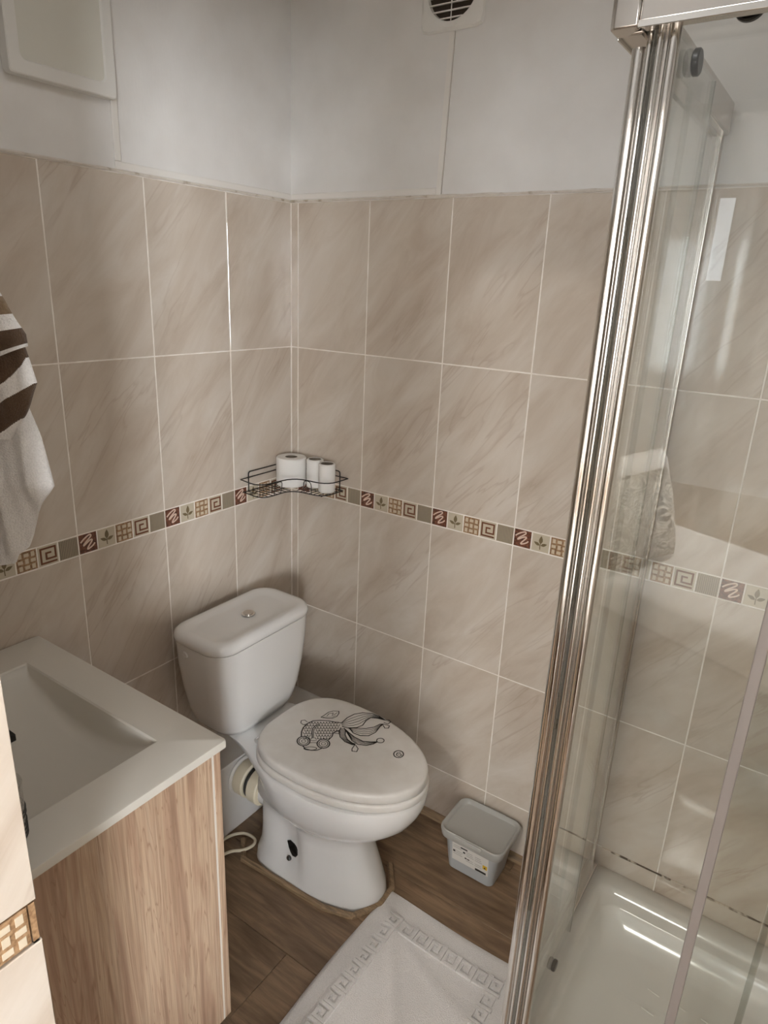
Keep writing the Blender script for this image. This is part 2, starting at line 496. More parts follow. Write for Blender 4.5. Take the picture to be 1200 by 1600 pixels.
def tile_wall(wall, kind, u0, u1, joint, rows=((0, 1), (1, 2), (2, 3), (3, 4), (4, 5), (5, 6))):
    """tile a wall from u0 to u1; joint is the position of one vertical joint"""
    js = [u0]
    k = math.ceil((u0 - joint) / TW - 1e-6)
    if joint + k * TW - u0 < 1e-4: k += 1
    while joint + k * TW < u1 - 1e-4:
        js.append(joint + k * TW); k += 1
    js.append(u1)
    for i0, i1 in rows:
        zt, zb = ZR[i0], ZR[i1]
        if i0 == 2:                                        # the decor band
            s0 = math.floor((u0 - joint) / (TW / 5) + 1e-6)
            while joint + s0 * TW / 5 < u1 - 1e-4:
                a, b = joint + s0 * TW / 5, joint + (s0 + 1) * TW / 5
                full = a >= u0 - 1e-4 and b <= u1 + 1e-4
                a, b = max(a, u0), min(b, u1)
                nm, mt, mm = DECOR[s0 % 5]
                if b - a > 0.006:
                    loc, rz = frame(kind, (a + b) / 2, (zt + zb) / 2)
                    o = bpy.data.objects.new(nm, tile_mesh(b - a - GR, zt - zb - GR, mt, nm)); put(o, wall)
                    o.location = loc; o.rotation_euler = (0, 0, rz)
                    if full:
                        d = bpy.data.objects.new(mm.name, mm); put(d, o)
                s0 += 1
            continue
        for a, b in zip(js[:-1], js[1:]):
            if b - a < 0.006: continue
            loc, rz = frame(kind, (a + b) / 2, (zt + zb) / 2)
            o = bpy.data.objects.new('tile', tile_mesh(b - a - GR, zt - zb - GR, M_tile)); put(o, wall)
            o.location = loc; o.rotation_euler = (0, 0, rz)
tile_wall(wall_left, 'left', YD + 0.0075, 0.0, -A1)
tile_wall(wall_back, 'back', 0.0, XR - 0.0075, B1)
tile_wall(wall_right, 'right', 0.0075, -YD, 0.0075)
tile_wall(wall_front, 'front', -XJ, -0.0075, -XJ - 0.1)
# the door reveal at the end of the wash stand wall: the tiles' edges and one row of squares
for i0, i1 in ((0, 1), (1, 2), (3, 4), (4, 5), (5, 6)):
    a, b = YD2, YD + 0.001
    loc, rz = frame('jamb', (a + b) / 2, (ZR[i0] + ZR[i1]) / 2, 0.0)
    o = bpy.data.objects.new('tile', tile_mesh(b - a, ZR[i0] - ZR[i1] - GR, M_tile)); put(o, wall_front)
    o.location = loc; o.rotation_euler = (0, 0, rz)
for k, u in enumerate((YD - 0.0085 - S / 2, YD - 0.0085 - GR - 1.5 * S)):
    nm, mt, mm = DECOR[2 - k]
    loc, rz = frame('jamb', u, (ZR[2] + ZR[3]) / 2, -0.001)
    o = bpy.data.objects.new(nm, tile_mesh(S, S, mt, nm)); put(o, wall_front)
    o.location = loc; o.rotation_euler = (0, 0, rz)
    d = bpy.data.objects.new(mm.name, mm); put(d, o)

# floor of laminate planks
m = MB(); m.box(-0.0015, XR, YD2, 0.0, -0.05, -0.0035)
floor = struct('floor', m, M_floor_gap)
_pl = {}
def plank(x0, x1, y0, y1, parent):
    k = (round(x1 - x0, 3), round(y1 - y0, 3))
    if k not in _pl:
        mb = MB(); a, b = k[0] / 2, k[1] / 2; c = 0.0009
        mb.loft([[(-a, -b, -0.004), (a, -b, -0.004), (a, b, -0.004), (-a, b, -0.004)], [(-a, -b, -c), (a, -b, -c), (a, b, -c), (-a, b, -c)],
                 [(-a + c, -b + c, 0), (a - c, -b + c, 0), (a - c, b - c, 0), (-a + c, b - c, 0)]])
        _pl[k] = mb.mesh('plank', M_floor)
    o = bpy.data.objects.new('plank', _pl[k]); put(o, parent)
    o.location = ((x0 + x1) / 2, (y0 + y1) / 2, 0)
ENDS = {0: [0.9], 1: [1.3], 2: [0.2, 1.45], 3: [1.05], 4: [0.55], 5: [0.25, 1.5], 6: [1.0], 7: [0.6]}
ys = [0.0, -0.058, -0.258, -0.448, -0.636, -0.834, -1.034, -1.234, YD2]
for i in range(8):
    xs = [0.0] + ENDS[i] + [XR]
    for a, b in zip(xs[:-1], xs[1:]):
        plank(a, b - 0.0006, ys[i + 1], ys[i] - 0.0006, floor)

# white mouldings and sealant where the paint meets the tiles
def struct_box(name, b, mat, bevel=0.002, rot=None):
    o = one_box(name, b, mat, bevel=bevel); tag(o, kind='structure'); return o
struct_box('trim_1', (0.001, 0.006, -0.572, -0.001, 1.836, 1.852), M_trim)
struct_box('trim_2', (0.001, 0.006, -0.572, -0.556, 1.8525, 2.44), M_trim)
struct_box('trim_3', (0.0065, 0.48, -0.006, -0.001, 1.836, 1.852), M_trim)
m = MB(); m.add([(0.480, -0.006, 1.836), (0.493, -0.006, 1.836), (0.504, -0.006, 2.178), (0.491, -0.006, 2.178),
                 (0.480, -0.001, 1.836), (0.493, -0.001, 1.836), (0.504, -0.001, 2.178), (0.491, -0.001, 2.178)],
                [(0, 1, 2, 3), (7, 6, 5, 4), (0, 4, 5, 1), (1, 5, 6, 2), (2, 6, 7, 3), (3, 7, 4, 0)])
struct('trim_4', m, M_trim)
m = MB(); m.add([(0.4932, -0.0016, 1.838), (0.4940, -0.0016, 1.838), (0.5050, -0.0016, 2.178), (0.5042, -0.0016, 2.178)], [(0, 1, 2, 3)])
struct('trim_5', m, M_mould)
def bead(name, pts, r, mat):
    m = MB()
    P = []
    for a, b in zip(pts[:-1], pts[1:]):
        a, b = Vector(a), Vector(b); n = max(2, int((b - a).length / 0.02))
        P += [a.lerp(b, i / n) for i in range(n)]
    P.append(Vector(pts[-1]))
    m.tube(P, [r * random.uniform(0.7, 1.3) for _ in P], 6)
    return struct(name, m, mat, smooth=True)
bead('trim_6', [(0.002, YD + 0.01, 1.8335), (0.002, -0.002, 1.8335)], 0.0035, M_caulk)
bead('trim_7', [(0.004, -0.002, 1.8335), (XR - 0.005, -0.002, 1.8335)], 0.0035, M_caulk)
bead('trim_8', [(1.13, -0.001, 0.182), (XR - 0.005, -0.001, 0.182)], 0.0025, M_stain)
bead('trim_9', [(0.0005, -0.0005, 0.26), (0.0005, -0.0005, 1.828)], 0.0022, M_grout)

# oak quarter-round skirting at the back wall and around the pan
def quarter(name, p0, p1, r, up=True):
    p0, p1 = Vector(p0), Vector(p1); d = (p1 - p0).normalized(); side = Vector((d.y, -d.x, 0))
    prof = [(0, 0), (r, 0), (r * 0.94, r * 0.42), (r * 0.7, r * 0.76), (r * 0.36, r * 0.96), (0, r)]
    m = MB(); m.loft([[p + side * a + Vector((0, 0, b)) for a, b in prof] for p in (p0, p1)])
    return struct(name, m, M_oak_trim, smooth=True, angle=50)
quarter('baseboard_back', (0.15, 0.0, 0), (1.098, 0.0, 0), 0.019)

# ------------------------------------------------------------------ toilet
TY = -0.365                                               # its centre line
def egg(x0, x1, hw, z, split=0.42, ef=2.0, eb=2.6, n=120, cy=TY):
    """outline, blunt towards the wall (x0), round to the front (x1)"""
    c = x0 + (x1 - x0) * split; pts = []
    for i in range(n):
        a = 2 * PI * i / n; cs, sn = math.cos(a), math.sin(a)
        e = ef if cs >= 0 else eb; L = (x1 - c) if cs >= 0 else (c - x0)
        pts.append((c + L * math.copysign(abs(cs) ** (2 / e), cs), cy + hw * math.copysign(abs(sn) ** (2 / e), sn), z))
    return pts

toilet = tag(empty('toilet', (0.4, TY, 0.0)), 'white ceramic close-coupled toilet with goldfish printed on its closed lid', 'toilet')
def T(mb):                                               # world -> toilet frame
    mb.v = [(x - 0.4, y - TY, z) for x, y, z in mb.v]; return mb
m = MB()
SL = [(0.000, 0.246, 0.655, 0.115, 0.45, 2.2, 4.0), (0.035, 0.251, 0.650, 0.113, 0.45, 2.2, 4.0), (0.08, 0.266, 0.632, 0.109, 0.45, 2.2, 4.0),
      (0.13, 0.268, 0.612, 0.105, 0.45, 2.2, 4.0), (0.17, 0.268, 0.602, 0.103, 0.45, 2.2, 4.0), (0.20, 0.268, 0.608, 0.107, 0.45, 2.1, 3.6),
      (0.225, 0.280, 0.628, 0.116, 0.45, 2.0, 3.0), (0.25, 0.276, 0.664, 0.136, 0.45, 2.0, 3.0), (0.28, 0.268, 0.704, 0.155, 0.46, 2.0, 3.0), (0.31, 0.25, 0.732, 0.166, 0.48, 2.0, 3.0),
      (0.34, 0.22, 0.748, 0.172, 0.52, 2.0, 3.0), (0.365, 0.17, 0.756, 0.175, 0.56, 2.0, 3.4), (0.388, 0.10, 0.757, 0.176, 0.60, 2.0, 4.0), (0.397, 0.075, 0.752, 0.174, 0.62, 2.0, 5.0), (0.40, 0.075, 0.742, 0.168, 0.62, 2.0, 5.0)]
def fold(x, z):
    """the hollow in the side of the foot, between the trap and the pedestal"""
    d = x - (0.425 - 0.10 * z)
    return 0.17 * math.exp(-(d / (0.075 if d < 0 else 0.028)) ** 2) * max(0.0, math.sin(PI * min(1.0, max(0.0, z / 0.29)))) ** 0.8
def pinch(r):
    """the platform behind the bowl narrows towards the cistern"""
    out = []
    for x, y, z in r:
        k = min(1.0, max(0.0, (0.44 - x) / 0.24)); k = k * k * (3 - 2 * k)
        w = 1 - 0.34 * k if z > 0.3 else 1.0 - fold(x, z)
        out.append((x, TY + (y - TY) * w, z))
    return out
m.loft([pinch(egg(a, b, h, z, s, ef, eb)) for z, a, b, h, s, ef, eb in SL])
pan = T(m).build('pan', M_ceramic, toilet, smooth=True, angle=50)
# cistern
def cis(z, hw, x0, x1, r): return rrect(x0, x1, TY - hw, TY + hw, r, z, 8)
m = MB()
m.loft([cis(0.402, 0.118, 0.065, 0.212, 0.06), cis(0.408, 0.130, 0.055, 0.224, 0.062), cis(0.43, 0.146, 0.048, 0.234, 0.064), cis(0.48, 0.163, 0.045, 0.241, 0.064),
        cis(0.55, 0.176, 0.043, 0.246, 0.062), cis(0.62, 0.184, 0.042, 0.248, 0.06), cis(0.690, 0.188, 0.040, 0.250, 0.06)])
cist = T(m).build('cistern', M_ceramic, toilet, smooth=True, angle=60)
m = MB()
m.loft([cis(0.6915, 0.184, 0.044, 0.246, 0.055), cis(0.6918, 0.1885, 0.0395, 0.2505, 0.06), cis(0.694, 0.1905, 0.0375, 0.2525, 0.062), cis(0.704, 0.1915, 0.0365, 0.2535, 0.062), cis(0.713, 0.1885, 0.0395, 0.2505, 0.06),
        cis(0.7195, 0.181, 0.047, 0.243, 0.055), cis(0.7220, 0.171, 0.056, 0.234, 0.048), cis(0.7212, 0.160, 0.066, 0.224, 0.042), cis(0.7165, 0.146, 0.080, 0.210, 0.034), cis(0.7158, 0.13, 0.092, 0.198, 0.026)])
clid = T(m).build('cistern_lid', M_ceramic, toilet, smooth=True, angle=80)
m = MB(); m.disc((0.150, -0.352, 0.7165), (0, 0, 1), 0.0195, 0.005, 32, bev=0.0015)
btn = T(m).build('flush_button', M_chrome, clid, smooth=True, angle=30)
m = MB(); m.disc((0.150, -0.352, 0.7205), (0, 0, 1), 0.0145, 0.0025, 28, bev=0.001)
T(m).build('button_half', M_satin, clid, smooth=True, angle=30)
m = MB(); m.disc((0.115, -0.5545, 0.664), (0, 1, 0), 0.0105, 0.006, 20, bev=0.002)
T(m).build('inlet_cap', M_ceramic, cist, smooth=True, angle=30)
# seat and lid
LX0, LX1, LH = 0.284, 0.757, 0.1675
def lid_ring(d, z): return egg(LX0 + d, LX1 - d, LH - d, z, 0.40, 2.0, 3.0, 96)
m = MB(); m.loft([lid_ring(0.004, 0.4012), lid_ring(-0.002, 0.4025), lid_ring(-0.0035, 0.405), lid_ring(-0.0035, 0.418), lid_ring(-0.002, 0.4218), lid_ring(0.003, 0.4238), lid_ring(0.02, 0.4240)])
T(m).build('seat', M_seat, toilet, smooth=True, angle=60)
m = MB(); m.loft([lid_ring(0.008, 0.4256), lid_ring(0.0015, 0.4262), lid_ring(0.0, 0.4275), lid_ring(0.0, 0.4445), lid_ring(0.0015, 0.4490), lid_ring(0.005, 0.4516), lid_ring(0.012, 0.4528), lid_ring(0.05, 0.4530)])
lid = T(m).build('lid', M_seat, toilet, smooth=True, angle=60)
FISH=[(14,[(4497,-2975),(4314,-3062),(4151,-3120),(3955,-3244),(3813,-3381),(3764,-3575),(3795,-3784),(3875,-3951),(4003,-4108)]),(12,[(4665,-3244),(4611,-3384),(4592,-3463),(4661,-3602),(4679,-3776)]),(14,[(4317,-4117),(4356,-4182),(4367,-4253),(4351,-4318),(4308,-4369),(4247,-4398),(4176,-4400),(4105,-4375),(4045,-4327),(4005,-4262),(3992,-4190),(4008,-4123),(4051,-4071),(4114,-4042),(4186,-4041),(4258,-4067),(4317,-4117)]),(9,[(4280,-4146),(4307,-4191),(4314,-4242),(4301,-4289),(4270,-4325),(4226,-4346),(4175,-4349),(4124,-4332),(4082,-4298),(4055,-4252),(4046,-4202),(4059,-4154),(4090,-4117),(4135,-4095),(4187,-4093),(4238,-4111),(4280,-4146)]),(6,[(4226,-4187),(4240,-4220),(4231,-4254),(4204,-4275),(4168,-4276),(4136,-4256),(4122,-4223),(4130,-4190),(4158,-4168),(4194,-4168),(4226,-4187)]),(14,[(4803,-3880),(4838,-3944),(4848,-4014),(4830,-4078),(4788,-4128),(4728,-4156),(4660,-4158),(4592,-4133),(4535,-4085),(4499,-4021),(4488,-3951),(4505,-3885),(4548,-3834),(4609,-3806),(4679,-3805),(4747,-3831),(4803,-3880)]),(9,[(4763,-3910),(4786,-3953),(4792,-4001),(4779,-4045),(4749,-4080),(4707,-4100),(4659,-4102),(4613,-4087),(4575,-4055),(4551,-4012),(4545,-3964),(4558,-3919),(4588,-3884),(4631,-3864),(4679,-3862),(4726,-3878),(4763,-3910)]),(6,[(4714,-3948),(4727,-3982),(4718,-4015),(4690,-4036),(4655,-4037),(4625,-4017),(4611,-3984),(4620,-3950),(4648,-3929),(4683,-3928),(4714,-3948)]),(12,[(4291,-4382),(4419,-4436),(4581,-4389),(4703,-4296),(4749,-4183),(4737,-4119)]),(9,[(4657,-4241),(4663,-4268),(4648,-4307),(4613,-4352),(4565,-4395),(4511,-4430),(4458,-4453),(4415,-4459),(4388,-4447),(4381,-4420),(4396,-4381),(4431,-4336),(4479,-4293),(4534,-4257),(4587,-4235),(4630,-4229),(4657,-4241)]),(8,[(4268,-4093),(4362,-4058),(4446,-3987)]),(8,[(4360,-4177),(4425,-4109),(4509,-4063)]),(11,[(4033,-3400),(3999,-3527),(4030,-3669),(4114,-3799),(4287,-3984)]),(8,[(4078,-3393),(4056,-3530),(4077,-3665),(4151,-3783),(4312,-3965)]),(7,[(3749,-3492),(3800,-3527),(3838,-3532),(3844,-3493),(3816,-3440)]),(7,[(3814,-3442),(3864,-3477),(3902,-3482),(3908,-3443),(3881,-3390)]),(7,[(3878,-3392),(3929,-3427),(3967,-3432),(3973,-3394),(3945,-3340)]),(7,[(3943,-3342),(3993,-3378),(4031,-3382),(4037,-3344),(4010,-3290)]),(7,[(4008,-3292),(4058,-3328),(4096,-3332),(4102,-3294),(4075,-3240)]),(7,[(4072,-3242),(4123,-3278),(4160,-3282),(4167,-3244),(4140,-3190)]),(7,[(4137,-3192),(4187,-3228),(4225,-3233),(4231,-3194),(4205,-3140)]),(7,[(4202,-3142),(4252,-3178),(4289,-3183),(4296,-3144),(4270,-3090)]),(7,[(4267,-3092),(4317,-3128),(4354,-3133),(4361,-3094),(4334,-3040)]),(7,[(4332,-3042),(4381,-3078),(4419,-3083),(4425,-3044),(4399,-2989)]),(7,[(3727,-3657),(3778,-3691),(3816,-3695),(3822,-3658),(3794,-3605)]),(7,[(3792,-3607),(3842,-3642),(3880,-3646),(3886,-3608),(3858,-3556)]),(7,[(3856,-3558),(3906,-3592),(3944,-3597),(3950,-3559),(3923,-3506)]),(7,[(3920,-3508),(3970,-3543),(4008,-3547),(4014,-3509),(3987,-3456)]),(7,[(3984,-3458),(4034,-3493),(4072,-3498),(4078,-3460),(4051,-3407)]),(7,[(4049,-3409),(4099,-3444),(4136,-3448),(4142,-3410),(4116,-3357)]),(7,[(4113,-3359),(4163,-3394),(4200,-3399),(4207,-3360),(4180,-3307)]),(7,[(4178,-3309),(4227,-3344),(4264,-3349),(4271,-3311),(4245,-3257)]),(7,[(4242,-3259),(4291,-3295),(4329,-3299),(4335,-3261),(4309,-3208)]),(7,[(4307,-3210),(4356,-3245),(4393,-3250),(4400,-3211),(4374,-3158)]),(7,[(4371,-3160),(4420,-3195),(4457,-3200),(4464,-3162),(4438,-3108)]),(7,[(4436,-3110),(4485,-3146),(4521,-3150),(4528,-3112),(4503,-3058)]),(7,[(3772,-3769),(3823,-3802),(3860,-3806),(3866,-3769),(3839,-3717)]),(7,[(3836,-3719),(3886,-3753),(3924,-3757),(3930,-3720),(3903,-3668)]),(7,[(3900,-3670),(3950,-3704),(3987,-3708),(3993,-3670),(3967,-3619)]),(7,[(4028,-3571),(4078,-3605),(4115,-3610),(4121,-3572),(4095,-3520)]),(7,[(4092,-3522),(4141,-3556),(4178,-3560),(4185,-3523),(4159,-3470)]),(7,[(4156,-3472),(4205,-3507),(4242,-3511),(4249,-3473),(4223,-3421)]),(7,[(4220,-3423),(4269,-3458),(4306,-3462),(4313,-3424),(4287,-3372)]),(7,[(4284,-3373),(4333,-3408),(4370,-3413),(4377,-3375),(4351,-3322)]),(7,[(4348,-3324),(4397,-3359),(4434,-3363),(4441,-3325),(4415,-3272)]),(7,[(4412,-3274),(4461,-3310),(4498,-3314),(4505,-3276),(4479,-3223)]),(7,[(4477,-3225),(4525,-3260),(4562,-3265),(4569,-3227),(4544,-3173)]),(7,[(3878,-3832),(3928,-3865),(3965,-3869),(3971,-3832),(3944,-3781)]),(7,[(3941,-3783),(3991,-3816),(4028,-3820),(4034,-3783),(4007,-3732)]),(7,[(4132,-3636),(4181,-3669),(4218,-3674),(4224,-3636),(4198,-3584)]),(7,[(4196,-3586),(4245,-3620),(4281,-3625),(4288,-3587),(4262,-3535)]),(7,[(4259,-3537),(4308,-3571),(4345,-3576),(4351,-3538),(4326,-3486)]),(7,[(4323,-3488),(4372,-3522),(4408,-3527),(4415,-3489),(4390,-3437)]),(7,[(4387,-3439),(4435,-3473),(4472,-3478),(4479,-3440),(4453,-3388)]),(7,[(4451,-3390),(4499,-3424),(4535,-3429),(4542,-3391),(4517,-3339)]),(7,[(4515,-3341),(4563,-3375),(4599,-3380),(4606,-3342),(4581,-3289)]),(7,[(4579,-3291),(4626,-3326),(4663,-3331),(4670,-3293),(4645,-3240)]),(7,[(3921,-3941),(3971,-3974),(4008,-3977),(4014,-3941),(3987,-3890)]),(7,[(3985,-3892),(4034,-3925),(4070,-3929),(4077,-3892),(4050,-3842)]),(7,[(4048,-3843),(4097,-3877),(4133,-3880),(4140,-3843),(4114,-3793)]),(7,[(4174,-3746),(4223,-3779),(4259,-3783),(4266,-3746),(4240,-3695)]),(7,[(4238,-3697),(4286,-3731),(4323,-3735),(4329,-3698),(4303,-3646)]),(7,[(4301,-3648),(4349,-3682),(4386,-3686),(4392,-3649),(4367,-3598)]),(7,[(4364,-3600),(4413,-3633),(4449,-3638),(4456,-3600),(4430,-3549)]),(7,[(4428,-3551),(4476,-3585),(4512,-3589),(4519,-3552),(4494,-3500)]),(7,[(4491,-3502),(4539,-3536),(4575,-3540),(4582,-3503),(4557,-3451)]),(7,[(4025,-4002),(4074,-4035),(4110,-4038),(4116,-4002),(4090,-3952)]),(7,[(4088,-3954),(4136,-3986),(4173,-3990),(4179,-3954),(4153,-3904)]),(7,[(4276,-3809),(4325,-3842),(4361,-3845),(4367,-3809),(4342,-3758)]),(7,[(4339,-3760),(4387,-3793),(4423,-3797),(4430,-3760),(4405,-3710)]),(7,[(4402,-3712),(4450,-3745),(4486,-3749),(4493,-3712),(4468,-3661)]),(7,[(4465,-3663),(4513,-3697),(4549,-3701),(4556,-3664),(4531,-3613)]),(7,[(4529,-3615),(4576,-3648),(4612,-3652),(4619,-3615),(4594,-3564)]),(7,[(4067,-4109),(4116,-4141),(4152,-4145),(4158,-4109),(4132,-4059)]),(7,[(4130,-4061),(4178,-4093),(4214,-4097),(4220,-4061),(4195,-4011)]),(7,[(4192,-4013),(4240,-4045),(4276,-4049),(4283,-4013),(4257,-3963)]),(7,[(4317,-3917),(4365,-3949),(4401,-3953),(4408,-3917),(4382,-3867)]),(7,[(4380,-3869),(4428,-3901),(4463,-3905),(4470,-3869),(4445,-3819)]),(7,[(4443,-3820),(4490,-3853),(4526,-3857),(4533,-3821),(4508,-3770)]),(7,[(4505,-3772),(4553,-3805),(4588,-3809),(4595,-3772),(4571,-3722)]),(7,[(4568,-3724),(4615,-3757),(4651,-3761),(4658,-3724),(4633,-3674)]),(10,[(3878,-3125),(3894,-2960),(3896,-2803),(3967,-2677),(4101,-2587),(4170,-2675),(4208,-2821),(4161,-2975),(4057,-3056),(3878,-3125)]),(8,[(3975,-2981),(3951,-2845),(4026,-2752),(4079,-2872),(4100,-2765),(4108,-2667)]),(7,[(3914,-3090),(4022,-3014),(4127,-2932),(4157,-2798)]),(9,[(3719,-3522),(3595,-3503),(3542,-3577),(3600,-3668),(3709,-3685),(3768,-3605)]),(12,[(4497,-2975),(4479,-2681),(4537,-2426),(4683,-2228),(4919,-2094),(5149,-2071),(5385,-2118)]),(12,[(4607,-3091),(4761,-3052),(4961,-2884),(5028,-2700),(4980,-2466),(5005,-2273),(5180,-2173),(5385,-2118)]),(7,[(4519,-2999),(4536,-2817),(4590,-2630),(4661,-2457),(4748,-2300),(4886,-2182),(5038,-2116),(5208,-2100),(5385,-2118)]),(7,[(4541,-3022),(4588,-2877),(4672,-2705),(4748,-2536),(4813,-2372),(4912,-2235),(5040,-2149),(5207,-2116),(5385,-2118)]),(7,[(4563,-3045),(4640,-2937),(4752,-2780),(4834,-2615),(4877,-2443),(4938,-2288),(5043,-2182),(5207,-2133),(5385,-2118)]),(7,[(4585,-3068),(4691,-2997),(4832,-2853),(4919,-2692),(4941,-2513),(4964,-2341),(5046,-2215),(5206,-2150),(5385,-2118)]),(10,[(5385,-2118),(5477,-2047),(5568,-2093),(5557,-2224),(5420,-2228)]),(12,[(4761,-3052),(4977,-2905),(5192,-2759),(5333,-2564),(5387,-2355),(5465,-2294)]),(12,[(4832,-3037),(5024,-3130),(5246,-3107),(5430,-2979),(5494,-2736),(5447,-2442),(5465,-2294)]),(7,[(4779,-3048),(4916,-2997),(5057,-2932),(5197,-2853),(5305,-2742),(5375,-2603),(5398,-2453),(5425,-2351),(5465,-2294)]),(7,[(4797,-3044),(4936,-3034),(5083,-2995),(5229,-2927),(5347,-2822),(5409,-2668),(5422,-2499),(5434,-2369),(5465,-2294)]),(7,[(4814,-3041),(4956,-3071),(5109,-3057),(5261,-3001),(5388,-2900),(5444,-2733),(5447,-2545),(5443,-2387),(5465,-2294)]),(10,[(5465,-2294),(5640,-2260),(5674,-2368),(5596,-2427),(5482,-2348)]),(12,[(4691,-3119),(4906,-3188),(5156,-3253),(5435,-3258),(5631,-3151),(5751,-3047)]),(12,[(4780,-3156),(5195,-3411),(5414,-3441),(5617,-3347),(5732,-3185),(5769,-3045)]),(7,[(4713,-3128),(4880,-3202),(5040,-3259),(5191,-3294),(5351,-3291),(5503,-3265),(5613,-3190),(5694,-3117),(5756,-3046)]),(7,[(4735,-3138),(4934,-3240),(5111,-3313),(5257,-3342),(5406,-3325),(5546,-3286),(5643,-3202),(5711,-3122),(5760,-3046)]),(7,[(4758,-3147),(4988,-3279),(5181,-3366),(5322,-3390),(5461,-3360),(5589,-3306),(5673,-3214),(5729,-3127),(5765,-3046)]),(10,[(5884,-2882),(5899,-2918),(5900,-2958),(5886,-2996),(5859,-3025),(5824,-3043),(5786,-3045),(5750,-3032),(5723,-3006),(5707,-2970),(5706,-2930),(5720,-2892),(5746,-2862),(5782,-2844),(5820,-2842),(5856,-2855),(5884,-2882)]),(12,[(4614,-3152),(4703,-3345),(4853,-3486),(5075,-3566),(5298,-3549),(5361,-3501)]),(12,[(4764,-3135),(4892,-3328),(5065,-3449),(5254,-3490),(5358,-3472)]),(7,[(4651,-3148),(4709,-3263),(4778,-3368),(4870,-3449),(4989,-3507),(5117,-3540),(5246,-3537),(5318,-3518),(5360,-3494)]),(7,[(4689,-3144),(4749,-3253),(4816,-3354),(4907,-3429),(5015,-3488),(5131,-3517),(5249,-3522),(5314,-3506),(5359,-3486)]),(7,[(4727,-3139),(4789,-3243),(4854,-3341),(4943,-3409),(5040,-3468),(5146,-3493),(5251,-3506),(5310,-3493),(5359,-3479)]),(10,[(5361,-3501),(5400,-3683),(5457,-3759),(5569,-3703),(5528,-3585),(5382,-3503)]),(9,[(4592,-3463),(4740,-3394),(4712,-3305)])]
BUBBLE=[(13,[(6606,-3034),(6627,-3085),(6629,-3141),(6613,-3191),(6579,-3230),(6534,-3251),(6484,-3252),(6437,-3231),(6399,-3192),(6377,-3141),(6374,-3086),(6391,-3034),(6424,-2994),(6470,-2973),(6521,-2973),(6568,-2995),(6606,-3034)]),(10,[(6505,-3016),(6444,-3093),(6479,-3184),(6561,-3186),(6587,-3102),(6529,-3069),(6490,-3134)])]
for nm, data in (('goldfish_print', FISH), ('bubble_print', BUBBLE)):
    m = MB()
    for w, pts in data:
        m.ribbon([(x / 1e4, y / 1e4) for x, y in pts], w / 1e4 * 2.5, 0.45335)
    tag(T(m).build(nm, M_print, lid), 'black line drawing of a goldfish' if nm[0] == 'g' else 'small black ring print')
for s in (-1, 1):
    m = MB(); m.tube([(0.283, TY + s * 0.062, 0.415), (0.283, TY + s * 0.098, 0.415)], 0.0085, 12)
    T(m).build('hinge', M_chrome, toilet, smooth=True)
# fixing slot with a black cap on the foot
m = MB()
p = [(0.390, 0.128), (0.400, 0.134), (0.415, 0.130), (0.430, 0.120), (0.432, 0.105), (0.425, 0.093), (0.412, 0.090), (0.404, 0.098), (0.397, 0.110)]
def side_y(x, z):
    best = [r for r in SL if r[0] <= z][-1]; nxt = [r for r in SL if r[0] > z][0]
    f = (z - best[0]) / (nxt[0] - best[0]); hw = best[3] + (nxt[3] - best[3]) * f
    return TY - hw * (1.0 - fold(x, z))
m.loft([[(x, side_y(x, z) + 0.012, z) for x, z in p], [(x, side_y(x, z) - 0.0035, z) for x, z in p]])
T(m).build('fixing_slot', M_black_plastic, pan)
m = MB(); m.disc((0.402, side_y(0.40, 0.078) + 0.002, 0.078), (0, -1, 0), 0.0075, 0.010, 14, bev=0.002)
T(m).build('fixing_bolt', M_dark_grey, pan, smooth=True)
# outlet with a rubber sleeve into the boxed-in pipe
PX, PYc, PZ = 0.1415, -0.385, 0.185
for nm, x0, x1, r, mt in (('outlet_flange', PX, PX + 0.010, 0.062, M_white_pl), ('rubber_sleeve', PX + 0.010, PX + 0.050, 0.056, M_cream_rubber),
                          ('clamp_ring', PX + 0.050, PX + 0.066, 0.050, M_dark_grey), ('outlet_collar', PX + 0.066, PX + 0.105, 0.056, M_cream_rubber), ('outlet', PX + 0.105, 0.33, 0.046, M_ceramic)):
    m = MB(); m.disc((x0, PYc, PZ), (1, 0, 0), r, x1 - x0, 32, bev=0.004)
    T(m).build(nm, mt, toilet, smooth=True, angle=30)

# oak strips that finish the floor around the pan
TP = [(0.190, -0.445), (0.244, -0.500), (0.540, -0.488), (0.625, -0.462), (0.668, -0.385), (0.664, -0.312), (0.612, -0.245)]
for i, (a, b) in enumerate(zip(TP[:-1], TP[1:])):
    a, b = Vector((a[0], a[1], 0)), Vector((b[0], b[1], 0)); d = (b - a).normalized(); n_ = Vector((-d.y, d.x, 0))
    m = MB(); e = 0.0006
    pr = [(0, 0), (0.016, 0), (0.016, 0.008), (0.011, 0.013), (0.002, 0.012), (0, 0.009)]
    m.loft([[p + n_ * q + Vector((0, 0, h)) for q, h in pr] for p in (a + d * e, b - d * e)])
    struct('trim_%d' % (10 + i), m, M_oak_trim)

# boxed-in pipe run behind the pan
m = MB(); m.box(0.001, 0.141, YD + 0.49, -0.001, 0.0, 0.25)
tag(m.build('pipe_boxing', M_paint, bevel=0.002), 'low white painted boxing along the wall behind the toilet', 'boxing')

